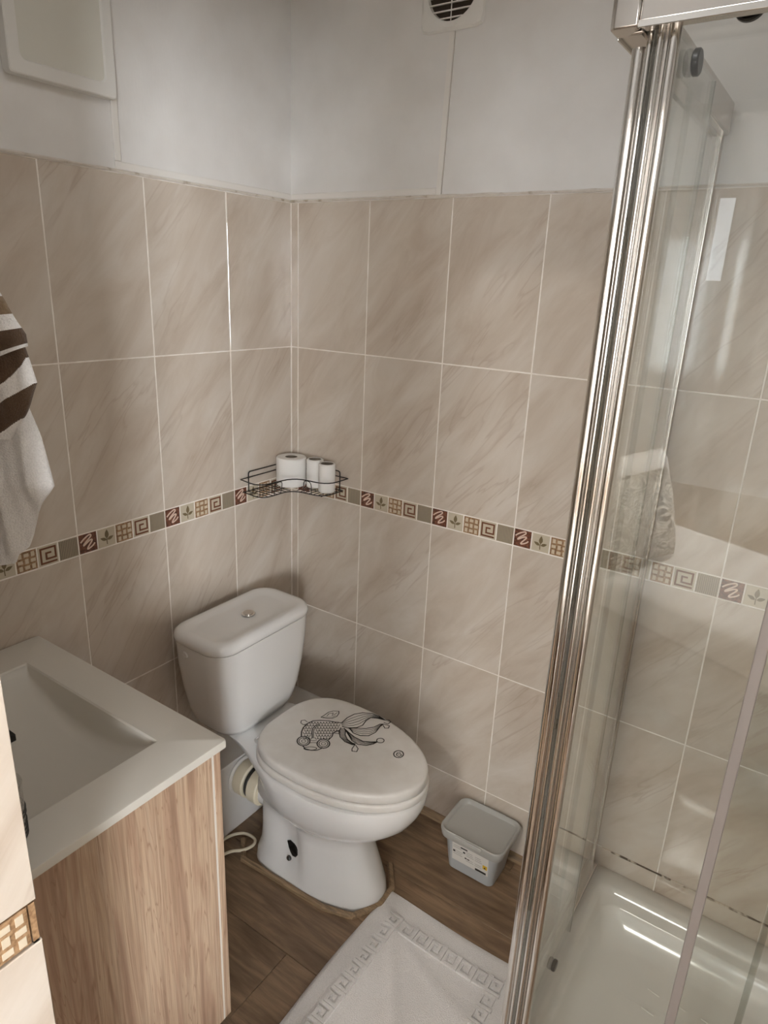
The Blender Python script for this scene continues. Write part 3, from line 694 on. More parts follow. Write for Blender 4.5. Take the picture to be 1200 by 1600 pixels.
# loose cream hose on the floor
m = MB()
m.tube(smooth_path([(0.10 + 0.047, -0.600, 0.0052), (0.150, -0.52, 0.0052), (0.149, -0.478, 0.0052), (0.160, -0.443, 0.0052), (0.186, -0.420, 0.0052), (0.222, -0.419, 0.0055), (0.238, -0.441, 0.009), (0.230, -0.474, 0.012), (0.203, -0.500, 0.010), (0.185, -0.54, 0.0052), (0.18, -0.60, 0.0052)], 8), 0.0045, 8)
tag(m.build('hose', M_cream_rubber, smooth=True), 'thin cream hose looped on the floor beside the toilet foot', 'hose')

# ------------------------------------------------------------------ wash stand
VX, VY0, VY1, VZ = 0.600, YD + 0.002, -0.870, 0.808
van = tag(empty('vanity_cabinet', (0.3, -1.1, 0.1)), 'light ash-veneer vanity cabinet under the washbasin', 'cabinet')
def V(mb):
    mb.v = [(x - 0.3, y + 1.1, z - 0.1) for x, y, z in mb.v]; return mb
def vbox(nm, b, mt, par=van, bev=0.001):
    q = MB(); q.box(*b); return V(q).build(nm, mt, par, bevel=bev)
vbox('side_panel', (VX - 0.018, VX, VY0, VY1 - 0.021, 0.105, VZ), M_veneer)
vbox('side_panel', (0.004, 0.022, VY0, VY1 - 0.021, 0.105, VZ), M_veneer)
vbox('edge_band', (VX - 0.0175, VX - 0.0004, VY1 - 0.021, VY1 - 0.0165, 0.105, VZ), M_white_edge, bev=0)
vbox('bottom_panel', (0.022, VX - 0.018, VY0, VY1 - 0.021, 0.105, 0.123), M_veneer)
vbox('back_panel', (0.022, VX - 0.018, VY0, VY0 + 0.006, 0.123, VZ - 0.09), M_veneer)
for x0, x1 in ((0.005, 0.3005), (0.3035, VX)):
    d_ = vbox('door', (x0, x1, VY1 - 0.016, VY1, 0.105, VZ - 0.004), M_veneer, bev=0.0015)
    hx = x1 - 0.04 if x0 < 0.1 else x0 + 0.03
    q = MB(); q.tube([(hx, VY1 - 0.001, 0.56), (hx, VY1 + 0.022, 0.565), (hx, VY1 + 0.022, 0.68), (hx, VY1 - 0.001, 0.685)], 0.005, 10)
    V(q).build('handle', M_chrome, d_, smooth=True)
for x, y in ((0.05, VY0 + 0.05), (0.55, VY0 + 0.05), (0.05, VY1 - 0.06), (0.55, VY1 - 0.06)):
    q = MB(); q.lathe((x, y, 0.0), [(0.020, 0.0), (0.020, 0.012), (0.014, 0.018), (0.014, 0.105)], 16)
    V(q).build('leg', M_satin, van, smooth=True)
# cast washbasin top
m = MB()
BX0, BX1, BY0, BY1, BZ = 0.003, 0.622, YD + 0.0015, -0.872, 0.825
ob = lambda z, d: rrect(BX0 + d, BX1 - d, BY0 + d, BY1 - d, 0.006, z, 8)
HX0, HX1, HY0, HY1 = 0.102, 0.526, -1.245, -0.955
m.loft([ob(0.8085, 0.03), ob(0.8085, 0.0), ob(0.8195, 0.0), ob(0.8235, 0.0012), ob(BZ, 0.005), rrect(HX0 - 0.003, HX1 + 0.003, HY0 - 0.003, HY1 + 0.003, 0.004, BZ, 8), rrect(HX0, HX1, HY0, HY1, 0.0035, BZ - 0.003, 8)], False, False)
NS = 40
def scoop(i):
    u = i / NS; x = HX0 + (HX1 - HX0) * u; w = 1 - (2 * u - 1) ** 2
    return x, BZ - 0.003 - 0.0745 * w ** 0.85
rows_ = []
for i in range(NS + 1):
    x, zz = scoop(i); f = min(0.022, max(0.0, (BZ - 0.003 - zz) * 0.5)); col = []
    col.append((x, HY0, BZ - 0.003)); 
    for a_ in range(6):
        t_ = a_ / 5 * PI / 2; col.append((x, HY0 + 0.006 * min(1, f / 0.01) + f * (1 - math.cos(t_)), zz + f - f * math.sin(t_)))
    for a_ in range(5, -1, -1):
        t_ = a_ / 5 * PI / 2; col.append((x, HY1 - 0.006 * min(1, f / 0.01) - f * (1 - math.cos(t_)), zz + f - f * math.sin(t_)))
    col.append((x, HY1, BZ - 0.003)); rows_.append(col)
m.loft(rows_, False, False, closed=False)
basin = tag(m.build('washbasin', M_basin, smooth=True, angle=35), 'matt off-white rectangular washbasin top on the vanity cabinet', 'washbasin')
m = MB(); m.disc((0.24, -1.13, 0.7515), (0, 0, 1), 0.022, 0.004, 24, bev=0.001)
m.build('drain_plug', M_chrome, basin, smooth=True)
fau = tag(empty('basin_tap', (0.335, -1.298, BZ)), 'black basin tap at the back of the washbasin', 'tap')
m = MB(); m.disc((0, 0, 0.0003), (0, 0, 1), 0.024, 0.05, 24, bev=0.003); m.build('body', M_black_plastic, fau, smooth=True, angle=30)
m = MB(); m.box(-0.022, 0.022, 0.0, 0.186, 0.018, 0.032); m.build('spout', M_black_plastic, fau, bevel=0.002)
m = MB(); m.tube([(0, 0, 0.05), (0, -0.005, 0.075)], 0.008, 12); m.box(-0.007, 0.007, -0.02, 0.05, 0.072, 0.080); m.build('lever', M_black_plastic, fau)
# ribbed tumbler on the edge of the basin
GX, GY = 0.544, -1.238
tum = tag(empty('glass_tumbler', (GX, GY, BZ)), 'clear ribbed tumbler at the near edge of the washbasin', 'tumbler')
m = MB(); m.lathe((0, 0, 0.0003), [(0.030, 0), (0.034, 0.004), (0.0355, 0.05), (0.037, 0.100), (0.0345, 0.100), (0.033, 0.05), (0.031, 0.010), (0.0, 0.009)], 40, cap=False)
m.lathe((0, 0, 0.0003), [(0.030, 0), (0.0, 0.0001)], 40, cap=False)
gl = m.build('glass', M_tumbler, tum, smooth=True, angle=40)
for i, z in enumerate((0.012, 0.019, 0.026, 0.034, 0.048, 0.056)):
    m = MB(); r = 0.0352 + z * 0.02
    m.tube([(r * math.cos(2 * PI * k / 36), r * math.sin(2 * PI * k / 36), z) for k in range(36)], 0.0011, 6, closed=True)
    m.build('rib', M_dark_grey, gl, smooth=True)

# ------------------------------------------------------------------ hook and towels by the door
def hplane(s, d=0.0):                                    # the towels hang in a vertical sheet that faces the door
    s -= 0.006; return (0.70 + 0.825 * s + 0.565 * d, -1.20 + 0.565 * s - 0.825 * d)
m = MB(); m.disc((0.585, YD, 1.69), (0, 1, 0), 0.018, 0.005, 20, bev=0.001)
hk = tag(m.build('towel_hook', M_chrome, smooth=True), 'small chrome wall hook that carries the towels', 'hook')
m = MB(); m.tube(smooth_path([(0.585, YD + 0.004, 1.685), (0.595, YD + 0.04, 1.672), (0.612, YD + 0.078, 1.670), (0.62, YD + 0.088, 1.69)], 6), 0.0045, 10)
m.build('hook_arm', M_chrome, hk, smooth=True)
def sheet(rows, th, wav=0.004, seed=0):
    """rows: (z, s_left, s_right, z_right) from top to bottom -> thin draped sheet with folds"""
    rnd = random.Random(seed); ph = rnd.uniform(0, 6); N = 130; front = []; back = []
    for i, (zl, s0, s1, zr, d0) in enumerate(rows):
        fr = []; bk = []
        for j in range(N + 1):
            t_ = j / N; s_ = s0 + (s1 - s0) * t_; z = zl + (zr - zl) * t_
            d = d0 + wav * math.sin(s_ * 150 + ph + z * 9) + 0.5 * wav * math.sin(s_ * 310 + z * 21)
            d -= 0.010 * max(0, (t_ - 0.82) / 0.18) ** 2
            fr.append((*hplane(s_, d), z)); bk.append((*hplane(s_, d - th), z))
        front.append(fr); back.append(bk)
    return front, back
def sheet_mesh(rows, th, wav, seed, name, mats, parent, pick=None):
    fr, bk = sheet(rows, th, wav, seed); m = MB(); R_, N = len(fr), len(fr[0])
    idx = lambda side, i, j: side * R_ * N + i * N + j
    vs = [p for r in fr for p in r] + [p for r in bk for p in r]; F = []; MI = []
    def q(f, i, j): F.append(f); MI.append(pick(i, j, N) if pick else 0)
    for i in range(R_ - 1):
        for j in range(N - 1):
            q((idx(0, i, j), idx(0, i, j + 1), idx(0, i + 1, j + 1), idx(0, i + 1, j)), i, j)
            q((idx(1, i, j), idx(1, i + 1, j), idx(1, i + 1, j + 1), idx(1, i, j + 1)), i, j)
        q((idx(0, i, 0), idx(0, i + 1, 0), idx(1, i + 1, 0), idx(1, i, 0)), i, 0)
        q((idx(0, i, N - 1), idx(1, i, N - 1), idx(1, i + 1, N - 1), idx(0, i + 1, N - 1)), i, N - 2)
    for j in range(N - 1):
        q((idx(0, 0, j), idx(1, 0, j), idx(1, 0, j + 1), idx(0, 0, j + 1)), 0, j)
        q((idx(0, R_ - 1, j), idx(0, R_ - 1, j + 1), idx(1, R_ - 1, j + 1), idx(1, R_ - 1, j)), R_ - 2, j)
    m.add(vs, F); m.m = MI
    return m.build(name, mats, parent, smooth=True, angle=70)
def dense(keys, n):
    """interpolate the key rows"""
    out = []
    for i in range(n + 1):
        t_ = i / n * (len(keys) - 1); k = min(int(t_), len(keys) - 2); f = t_ - k
        out.append(tuple(a + (b - a) * f for a, b in zip(keys[k], keys[k + 1])))
    return out
tow = tag(empty('striped_towel', (0.66, -1.22, 1.5)), 'brown and white striped towel hanging in front of the white one', 'towel')
def sub(o):
    o.matrix_parent_inverse = Matrix.Translation((-0.66, 1.22, -1.5)); return o
TM = [M_terry_brown, M_terry, M_terry_tan]
up = dense([(1.70, -0.16, -0.085, 1.70, 0.012), (1.655, -0.16, -0.052, 1.650, 0.014), (1.61, -0.16, -0.015, 1.609, 0.016), (1.575, -0.16, -0.004, 1.591, 0.018), (1.55, -0.155, 0.004, 1.571, 0.018), (1.515, -0.15, 0.0105, 1.558, 0.018), (1.478, -0.148, 0.0105, 1.546, 0.017)], 48)
def pick_up(i, j, N):
    t_ = i / 48
    for lim, c in ((0.30, 2), (0.38, 0), (0.455, 1), (0.60, 2), (0.735, 1), (0.95, 0), (1.1, 1)):
        if t_ < lim: return c
    return 1
sub(sheet_mesh(up, 0.006, 0.0022, 3, 'upper_fold', TM, tow, pick_up))
lw = dense([(1.56, -0.13, 0.002, 1.552, 0.006), (1.54, -0.13, 0.008, 1.526, 0.006), (1.52, -0.13, 0.012, 1.507, 0.006), (1.50, -0.13, 0.004, 1.490, 0.005), (1.485, -0.13, -0.006, 1.470, 0.005), (1.465, -0.13, -0.023, 1.444, 0.005)], 170)
def pick_low(i, j, N):
    u = (j / (N - 1)) * 0.9 + i / 170 * 0.62                # stripes run on the slant in the lower fold
    for lim, c in ((0.42, 0), (0.62, 1), (0.80, 2), (0.98, 0), (1.14, 1), (1.40, 0), (9, 1)):
        if u < lim: return c
sub(sheet_mesh(lw, 0.005, 0.0022, 5, 'lower_fold', TM, tow, pick_low))
wk = dense([(1.66, -0.15, -0.06, 1.66, -0.006), (1.58, -0.15, -0.03, 1.57, -0.008), (1.52, -0.15, -0.012, 1.50, -0.008), (1.475, -0.15, -0.006, 1.472, -0.008), (1.444, -0.15, 0.001, 1.444, -0.008), (1.42, -0.15, 0.0065, 1.416, -0.006), (1.395, -0.15, 0.0115, 1.388, -0.004),
            (1.376, -0.15, -0.003, 1.370, -0.012), (1.352, -0.15, -0.016, 1.351, -0.015), (1.325, -0.15, -0.025, 1.323, -0.015), (1.310, -0.15, -0.033, 1.306, -0.015), (1.302, -0.15, -0.043, 1.298, -0.015), (1.29, -0.15, -0.049, 1.287, -0.015)], 60)
wt = sheet_mesh(wk, 0.006, 0.003, 9, 'white_towel', [M_terry], None)
tag(wt, 'plain white towel hanging behind the striped one', 'towel')

# ------------------------------------------------------------------ wall box, vent
cab = tag(empty('wall_box', (0.001, -0.685, 1.965)), 'shallow white wall box with a pale panel high on the left wall', 'wall box')
def ring_yz(y0, y1, z0, z1, r, x, n=6):
    return [(x, a, b) for a, b, _ in rrect(y0, y1, z0, z1, r, 0, n)]
m = MB()
y0, y1, z0, z1 = -0.113, 0.113, 0.0, 0.36
R = [ring_yz(y0 + 0.004, y1 - 0.004, z0 + 0.004, z1 - 0.004, 0.008, 0.0005), ring_yz(y0, y1, z0, z1, 0.010, 0.004), ring_yz(y0, y1, z0, z1, 0.006, 0.026), ring_yz(y0 + 0.002, y1 - 0.002, z0 + 0.002, z1 - 0.002, 0.006, 0.028),
     ring_yz(y0 + 0.022, y1 - 0.022, z0 + 0.024, z1 - 0.024, 0.014, 0.028), ring_yz(y0 + 0.025, y1 - 0.025, z0 + 0.027, z1 - 0.027, 0.013, 0.0235)]
m.loft(R, True, False)
m.build('frame', M_white_pl, cab, smooth=True, angle=35)
m = MB(); m.loft([ring_yz(y0 + 0.0245, y1 - 0.0245, z0 + 0.0265, z1 - 0.0265, 0.013, 0.020), ring_yz(y0 + 0.0245, y1 - 0.0245, z0 + 0.0265, z1 - 0.0265, 0.013, 0.0242)])
m.build('panel', M_panel, cab)
m = MB(); m.tube([(0.012, y0 + 0.0005, 0.112), (0.014, y0 - 0.004, 0.104), (0.016, y0 - 0.0005, 0.096)], 0.0022, 8)
m.build('catch', M_black_metal, cab, smooth=True)

vent = tag(empty('air_vent', (0.4955, -0.001, 2.262)), 'white square air vent with a round slatted grille', 'vent')
m = MB(); VR = 0.0655; HW = 0.083
inner = lambda r, y: [(r * math.cos(2 * PI * k / 48), y, r * math.sin(2 * PI * k / 48)) for k in range(48)]
def sqr(h, y):
    out = []
    for k in range(48):
        a = 2 * PI * k / 48; c, s_ = math.cos(a), math.sin(a); q = h / max(abs(c), abs(s_))
        q = min(q, h * 1.34); out.append((q * c, y, q * s_))
    return out
m.loft([inner(VR, -0.002), sqr(HW - 0.002, -0.0005), sqr(HW, -0.003), sqr(HW - 0.004, -0.009), inner(VR + 0.012, -0.012), inner(VR, -0.0115), inner(VR - 0.002, -0.002)], False, False)
m.build('plate', M_white_pl, vent, smooth=True, angle=35)
m = MB(); m.loft([inner(VR - 0.001, -0.0006), inner(VR - 0.001, -0.0015)]); m.build('duct', M_vent_in, vent)
for k in range(-4, 5):
    z = k * 0.0145; hw = math.sqrt(max(1e-6, (VR - 0.0005) ** 2 - z * z))
    m = MB(); m.box(-hw, hw, -0.0105, -0.006, z - 0.0012, z + 0.0012); m.build('slat', M_white_pl, vent)
m = MB(); m.box(-0.0012, 0.0012, -0.0112, -0.0106, -VR + 0.0005, VR - 0.0005); m.build('mullion', M_white_pl, vent)

# ------------------------------------------------------------------ corner rack with paper rolls
ZB, ZT = 1.018, 1.060
rack = tag(empty('corner_rack', (0.0, 0.0, ZB)), 'black wire corner rack hung across the tiled corner', 'rack')
def K(nm, paths, r, closed=False):
    m = MB()
    for p in paths: m.tube([(x, y, z - ZB) for x, y, z in p], r, 8, closed=closed)
    return m.build(nm, M_black_metal, rack, smooth=True)
def rounded(keys, r=0.018, k=5):
    P = [Vector(p) for p in keys]; out = [P[0]]
    for i in range(1, len(P) - 1):
        a, b, c = P[i - 1], P[i], P[i + 1]
        d1 = min(r, (a - b).length * 0.45); d2 = min(r, (c - b).length * 0.45)
        s_, e = b + (a - b).normalized() * d1, b + (c - b).normalized() * d2
        for j in range(k + 1):
            t_ = j / k; out.append(s_ * (1 - t_) ** 2 + b * 2 * t_ * (1 - t_) + e * t_ * t_)
    out.append(P[-1]); return out
W0 = 0.0048
base = [(W0, -0.216, ZB), (0.092, -0.228, ZB), (0.092, -0.104, ZB), (0.212, -0.096, ZB), (0.212, -W0, ZB)]
K('base_rim', [rounded(base, 0.045)], 0.0017)
K('back_rim', [rounded([(W0, -0.216, ZB), (W0, -W0, ZB), (0.212, -W0, ZB)], 0.006)], 0.0015)
top = [(W0, -0.228, ZT), (0.094, -0.244, ZT), (0.106, -0.106, ZT), (0.228, -0.100, ZT), (0.231, -W0, ZT)]
K('top_rail', [rounded(top, 0.05)], 0.0018)
K('back_rail', [rounded([(W0, -0.196, ZB + 0.001), (W0, -0.196, 1.077), (W0, -W0, 1.077), (0.200, -W0, 1.077), (0.200, -W0, ZB + 0.001)], 0.008)], 0.0018)
K('back_wire', [rounded([(W0, -0.228, ZT), (W0, -W0, ZT), (0.231, -W0, ZT)], 0.008)], 0.0015)
for y in (-0.200, -0.182, -0.164, -0.146, -0.128, -0.110): K('base_wire', [[(W0, y, ZB), (0.091, y, ZB)]], 0.0011)
for x in (0.108, 0.124, 0.140, 0.156, 0.172, 0.188, 0.202): K('base_wire', [[(x, -W0, ZB), (x, -0.097, ZB)]], 0.0011)
for q in (0.030, 0.060):
    K('base_wire', [rounded([(q, -0.219, ZB), (q, -q, ZB), (0.211, -q, ZB)], 0.02)], 0.0011)
for a, b, c, d in (((0.0925, -0.180), (0.0925, -0.152), (0.099, -0.180), (0.101, -0.152)), ((0.140, -0.1005), (0.168, -0.099), (0.140, -0.104), (0.168, -0.1025))):
    K('hoop', [rounded([(a[0], a[1], ZB), (c[0], c[1], ZT - 0.002), (d[0], d[1], ZT - 0.002), (b[0], b[1], ZB)], 0.014)], 0.0011)
def roll(x, y, R_, r_, h, label):
    o = tag(empty('paper_roll', (x, y, ZB + 0.0019)), label, 'paper roll', 'paper rolls in the corner rack')
    m = MB(); m.lathe((0, 0, 0), [(r_, 0.0), (R_ - 0.003, 0.0), (R_, 0.003), (R_, h - 0.003), (R_ - 0.003, h), (r_, h), (r_, 0)], 40, cap=False)
    m.build('paper', M_paper, o, smooth=True, angle=40)
    m = MB(); m.lathe((0, 0, 0), [(r_ - 0.0012, 0.0005), (r_ - 0.0002, 0.0005), (r_ - 0.0002, h - 0.0005), (r_ - 0.0012, h - 0.0005), (r_ - 0.0012, 0.0005)], 32, cap=False)
    m.build('core', M_card, o, smooth=True, angle=40)
roll(0.0525, -0.0600, 0.0462, 0.0190, 0.088, 'large full toilet paper roll at the corner of the wire rack')
roll(0.1245, -0.0325, 0.0258, 0.0190, 0.088, 'slim nearly used paper roll standing in the middle of the three')
roll(0.1850, -0.0490, 0.0252, 0.0195, 0.088, 'slim nearly used paper roll at the front, rightmost of the three')

# ------------------------------------------------------------------ grey bucket
bk = tag(empty('plastic_bucket', (0.812, -0.0945, 0.0)), 'small grey plastic bucket with a lid on the floor beside the toilet', 'bucket')
def rr(w, d, r, z): return rrect(-w, w, -d, d, r, z, 6)
m = MB()
m.loft([rr(0.066, 0.048, 0.014, 0.0), rr(0.072, 0.054, 0.018, 0.004), rr(0.086, 0.066, 0.022, 0.126), rr(0.087, 0.067, 0.022, 0.128)])
body = m.build('body', M_bucket, bk, smooth=True, angle=40)
m = MB()
m.loft([rr(0.087, 0.067, 0.022, 0.118), rr(0.0955, 0.0755, 0.026, 0.119), rr(0.097, 0.077, 0.027, 0.124), rr(0.0995, 0.0795, 0.028, 0.140), rr(0.099, 0.079, 0.028, 0.146), rr(0.096, 0.076, 0.027, 0.1485), rr(0.0925, 0.0725, 0.025, 0.147),
        rr(0.087, 0.067, 0.022, 0.1375), rr(0.082, 0.062, 0.020, 0.136), rr(0.04, 0.02, 0.012, 0.136)])
bl = m.build('lid', M_bucket_lid, bk, smooth=True, angle=40)
m = MB(); m.box(-0.040, 0.040, 0.077, 0.0825, 0.137, 0.1455); m.build('lid_tab', M_bucket_lid, bl, bevel=0.0015)
m = MB(); m.box(-0.042, 0.042, -0.0835, -0.077, 0.135, 0.1475); m.build('lid_tab', M_bucket_lid, bl, bevel=0.0015)
lb = MB()
def fy(z): return -(0.054 + (0.066 - 0.054) * (z - 0.004) / 0.122) - 0.0006
def lab(u0, u1, w0, w1, mt, par, nm, off=0.0):
    q = MB(); q.add([(u0, fy(w0) - off, w0), (u1, fy(w0) - off, w0), (u1, fy(w1) - off, w1), (u0, fy(w1) - off, w1)], [(0, 1, 2, 3)])
    return q.build(nm, mt, par)
lo = lab(-0.055, 0.060, 0.042, 0.112, M_label, body, 'label')
for u0, u1, w0, w1 in ((-0.028, -0.006, 0.098, 0.103), (0.020, 0.054, 0.044, 0.052), (-0.014, -0.008, 0.066, 0.071), (-0.006, 0.001, 0.066, 0.070), (-0.052, -0.045, 0.074, 0.080), (-0.020, -0.013, 0.084, 0.090)):
    lab(u0, u1, w0, w1, M_print, lo, 'black_print', 0.0005)
q = MB()
for i in range(7):
    w0 = 0.060 + i * 0.0065
    for u0, u1 in ((-0.052, -0.020), (-0.010, 0.014), (0.018, 0.040)):
        if (i * 3 + int(u0 * 1000)) % 4 == 0: continue
        q.add([(u0, fy(w0) - 0.0004, w0), (u1 - 0.002 * (i % 3), fy(w0) - 0.0004, w0), (u1 - 0.002 * (i % 3), fy(w0 + 0.0012) - 0.0004, w0 + 0.0012), (u0, fy(w0 + 0.0012) - 0.0004, w0 + 0.0012)], [(0, 1, 2, 3)])
tag(q.build('fine_print', M_greyink, lo), kind='stuff')
lab(0.043, 0.057, 0.064, 0.079, M_yellow, lo, 'warning_mark', 0.0004)
q = MB(); q.add([(0.0465, fy(0.067) - 0.0009, 0.067), (0.0535, fy(0.067) - 0.0009, 0.067), (0.050, fy(0.075) - 0.0009, 0.075)], [(0, 1, 2)]); q.build('warning_symbol', M_print, lo)

# ------------------------------------------------------------------ bath mat
MX0, MX1, MY0, MY1 = 0.652, 1.092, -1.02, -0.327
def mat_h(x, y):
    u, v_ = (x - MX0) / (MX1 - MX0), (y - MY1) / (MY0 - MY1)
    h = 0.0075 + 0.0025 * math.sin(9 * x + 7 * y) + 0.0016 * math.sin(23 * x - 17 * y + 1)
    d = (x - 0.87) * 0.80 + (y + 0.62) * 0.60                # one long soft crease
    h += 0.006 * math.exp(-(d / 0.018) ** 2) * (1 if 0.08 < v_ < 0.9 else 0.4)
    d2 = (x - 0.80) * 0.35 + (y + 0.45) * 0.93
    h += 0.0035 * math.exp(-(d2 / 0.02) ** 2)
    return max(0.0045, h)
m = MB(); nx, ny = 60, 84; vs = []
def edge_w(x, y): return x, y
for k in range(2):
    for j in range(ny + 1):
        for i in range(nx + 1):
            x = MX0 + (MX1 - MX0) * i / nx; y = MY0 + (MY1 - MY0) * j / ny
            e = min(i, nx - i, j, ny - j)
            xx = x + 0.003 * math.sin(y * 13) * (1 - i / nx); yy = y + 0.004 * math.sin(x * 11 + 1) * (j / ny)
            vs.append((xx, yy, (mat_h(x, y) if e > 0 else 0.004) if k == 0 else 0.0008))
n_ = (nx + 1) * (ny + 1); fs = []
for j in range(ny):
    for i in range(nx):
        a = j * (nx + 1) + i
        fs.append((a, a + 1, a + nx + 2, a + nx + 1)); fs.append((n_ + a, n_ + a + nx + 1, n_ + a + nx + 2, n_ + a + 1))
for i in range(nx):
    for a in (i, ny * (nx + 1) + i): fs.append((a, a + 1, n_ + a + 1, n_ + a))
for j in range(ny):
    for a in (j * (nx + 1), j * (nx + 1) + nx): fs.append((a, a + nx + 1, n_ + a + nx + 1, n_ + a))
m.add(vs, fs)
matob = tag(m.build('bath_mat', M_terry_mat, smooth=True, angle=60), 'white terry bath mat with a woven meander border on the floor', 'mat')
def key_run(p0, p1, n, wdt):
    p0, p1 = Vector(p0), Vector(p1); d = (p1 - p0) / n; nn = Vector((-d.y, d.x)).normalized() * wdt
    for i in range(n):
        o_ = p0 + d * i
        P = lambda a, b: tuple(o_ + d * a + nn * b)
        pts = [P(0.02, 0), P(0.02, 1), P(0.80, 1), P(0.80, 0.22), P(0.36, 0.22), P(0.36, 0.62), P(0.58, 0.62)]
        dd = []
        for a, b in zip(pts[:-1], pts[1:]):
            for t_ in (0, 0.5): dd.append((a[0] + (b[0] - a[0]) * t_, a[1] + (b[1] - a[1]) * t_))
        dd.append(pts[-1])
        q = MB(); q.ribbon(dd, 0.0080, mat_h, 0.0060)
        q.build('meander', M_terry_mat, matob, smooth=True, angle=50)
key_run((0.700, -0.385), (0.700, -0.985), 14, 0.036)
key_run((1.005, -0.385), (0.745, -0.385), 6, 0.040)
key_run((1.040, -0.985), (1.040, -0.385), 14, 0.036)

# ------------------------------------------------------------------ shower
SX, SY = 1.100, -0.672                                    # outer corner of the tray
m = MB()
def tr(d0x, d1x, d0y, d1y, r, z): return rrect(SX + d0x, XR - 0.0005 - d1x, SY + d0y, -0.0005 - d1y, r, z, 8)
m.loft([tr(0.004, 0, 0.004, 0, 0.004, 0.0), tr(0, 0, 0, 0, 0.006, 0.112), tr(0.001, 0, 0.001, 0, 0.006, 0.121), tr(0.005, 0.003, 0.005, 0.003, 0.006, 0.1245),
        tr(0.048, 0.05, 0.048, 0.050, 0.03, 0.1245), tr(0.056, 0.058, 0.056, 0.058, 0.034, 0.1215), tr(0.061, 0.063, 0.061, 0.062, 0.036, 0.113), tr(0.064, 0.066, 0.064, 0.068, 0.038, 0.1085), tr(0.074, 0.076, 0.074, 0.086, 0.042, 0.1065), tr(0.078, 0.080, 0.078, 0.090, 0.043, 0.103),
        tr(0.082, 0.084, 0.082, 0.094, 0.045, 0.094), tr(0.094, 0.096, 0.094, 0.112, 0.05, 0.068), tr(0.108, 0.11, 0.108, 0.132, 0.055, 0.053), tr(0.130, 0.13, 0.130, 0.155, 0.055, 0.0475), tr(0.20, 0.20, 0.20, 0.22, 0.05, 0.046)])
tray = tag(m.build('shower_tray', M_tray, smooth=True, angle=60), 'square white acrylic shower tray in the corner', 'shower tray')
m = MB(); m.disc((1.45, -0.40, 0.0463), (0, 0, 1), 0.045, 0.004, 32, bev=0.0015)
m.build('waste_cover', M_chrome, tray, smooth=True, angle=30)
m = MB()
for i in range(5):
    for j in range(7):
        x, y = 1.33 + i * 0.06, -0.22 - j * 0.055
        if (x - 1.45) ** 2 + (y + 0.40) ** 2 < 0.0036: continue
        m.tube([(x, y, 0.0468), (x + 0.028, y - 0.004, 0.0468)], 0.0022, 6)
tag(m.build('anti_slip_ribs', M_tray, tray, smooth=True), kind='stuff')

enc = tag(empty('shower_enclosure', (SX, SY, 0.125)), 'corner shower enclosure with sliding glass doors and chrome frame', 'shower cabin')
def E_(mb):
    mb.v = [(x - SX, y - SY, z - 0.125) for x, y, z in mb.v]; return mb
def ebox(nm, b, mt, par=enc, bev=0.0):
    q = MB(); q.box(*b); return E_(q).build(nm, mt, par, bevel=bev)
ZL, ZH = 1.918, 1.974                                     # top rail
# top rails with a corner piece
ebox('top_rail', (SX + 0.0005, SX + 0.030, SY + 0.032, -0.017, ZL, ZH), M_satin, bev=0.003)
ebox('top_rail', (SX + 0.032, XR - 0.017, SY + 0.0005, SY + 0.030, ZL, ZH), M_satin, bev=0.003)
ebox('rail_lip', (SX - 0.001, SX + 0.001, SY + 0.032, -0.017, ZL - 0.004, ZL + 0.004), M_chrome, bev=0.0008)
ebox('rail_lip', (SX + 0.032, XR - 0.017, SY - 0.001, SY + 0.001, ZL - 0.004, ZL + 0.004), M_chrome, bev=0.0008)
m = MB()
cp = [(SX + 0.032, SY - 0.0015), (SX + 0.004, SY - 0.0015), (SX - 0.0015, SY + 0.004), (SX - 0.0015, SY + 0.032), (SX + 0.012, SY + 0.032), (SX + 0.032, SY + 0.012)]
m.loft([[(x, y, z) for x, y in cp] for z in (ZL - 0.002, ZH + 0.003)])
E_(m).build('corner_piece', M_satin, enc, bevel=0.002)
# bottom rails on the tray
ebox('bottom_rail', (SX + 0.006, SX + 0.030, SY + 0.034, -0.017, 0.1248, 0.140), M_satin, bev=0.002)
ebox('bottom_rail', (SX + 0.034, XR - 0.017, SY + 0.006, SY + 0.030, 0.1248, 0.140), M_satin, bev=0.002)
# wall profiles
def profile(nm, pts, z0, z1, mt, par=enc, smooth=True):
    q = MB(); q.loft([[(x, y, z) for x, y in pts] for z in (z0, z1)])
    return E_(q).build(nm, mt, par, smooth=smooth, angle=35)
def rnd_rect(x0, x1, y0, y1, r=0.003): return [(x, y) for x, y, _ in rrect(x0, x1, y0, y1, r, 0, 3)]
profile('wall_profile', rnd_rect(SX + 0.006, SX + 0.019, -0.016, -0.0005), 0.126, 1.962, M_satin)
profile('wall_profile', rnd_rect(XR - 0.016, XR - 0.0005, SY + 0.007, SY + 0.020), 0.126, 1.962, M_satin)
ebox('profile_cap', (SX + 0.006, SX + 0.019, -0.016, -0.0005, 1.9622, 1.968), M_dark_grey)
# fixed panes
XF, YF = SX + 0.0105, SY + 0.0115
ebox('fixed_pane', (XF, XF + 0.005, -0.300, -0.015, 0.1405, ZL - 0.0005), M_glass)
ebox('fixed_pane', (1.402, XR - 0.015, YF, YF + 0.005, 0.1405, ZL - 0.0005), M_glass)
profile('pane_seal', rnd_rect(XF - 0.002, XF + 0.007, -0.306, -0.2945, 0.002), 0.1405, ZL - 0.0005, M_seal)
profile('pane_seal', rnd_rect(1.3930, 1.4075, YF - 0.002, YF + 0.007, 0.002), 0.1405, ZL - 0.0005, M_grey_strip)
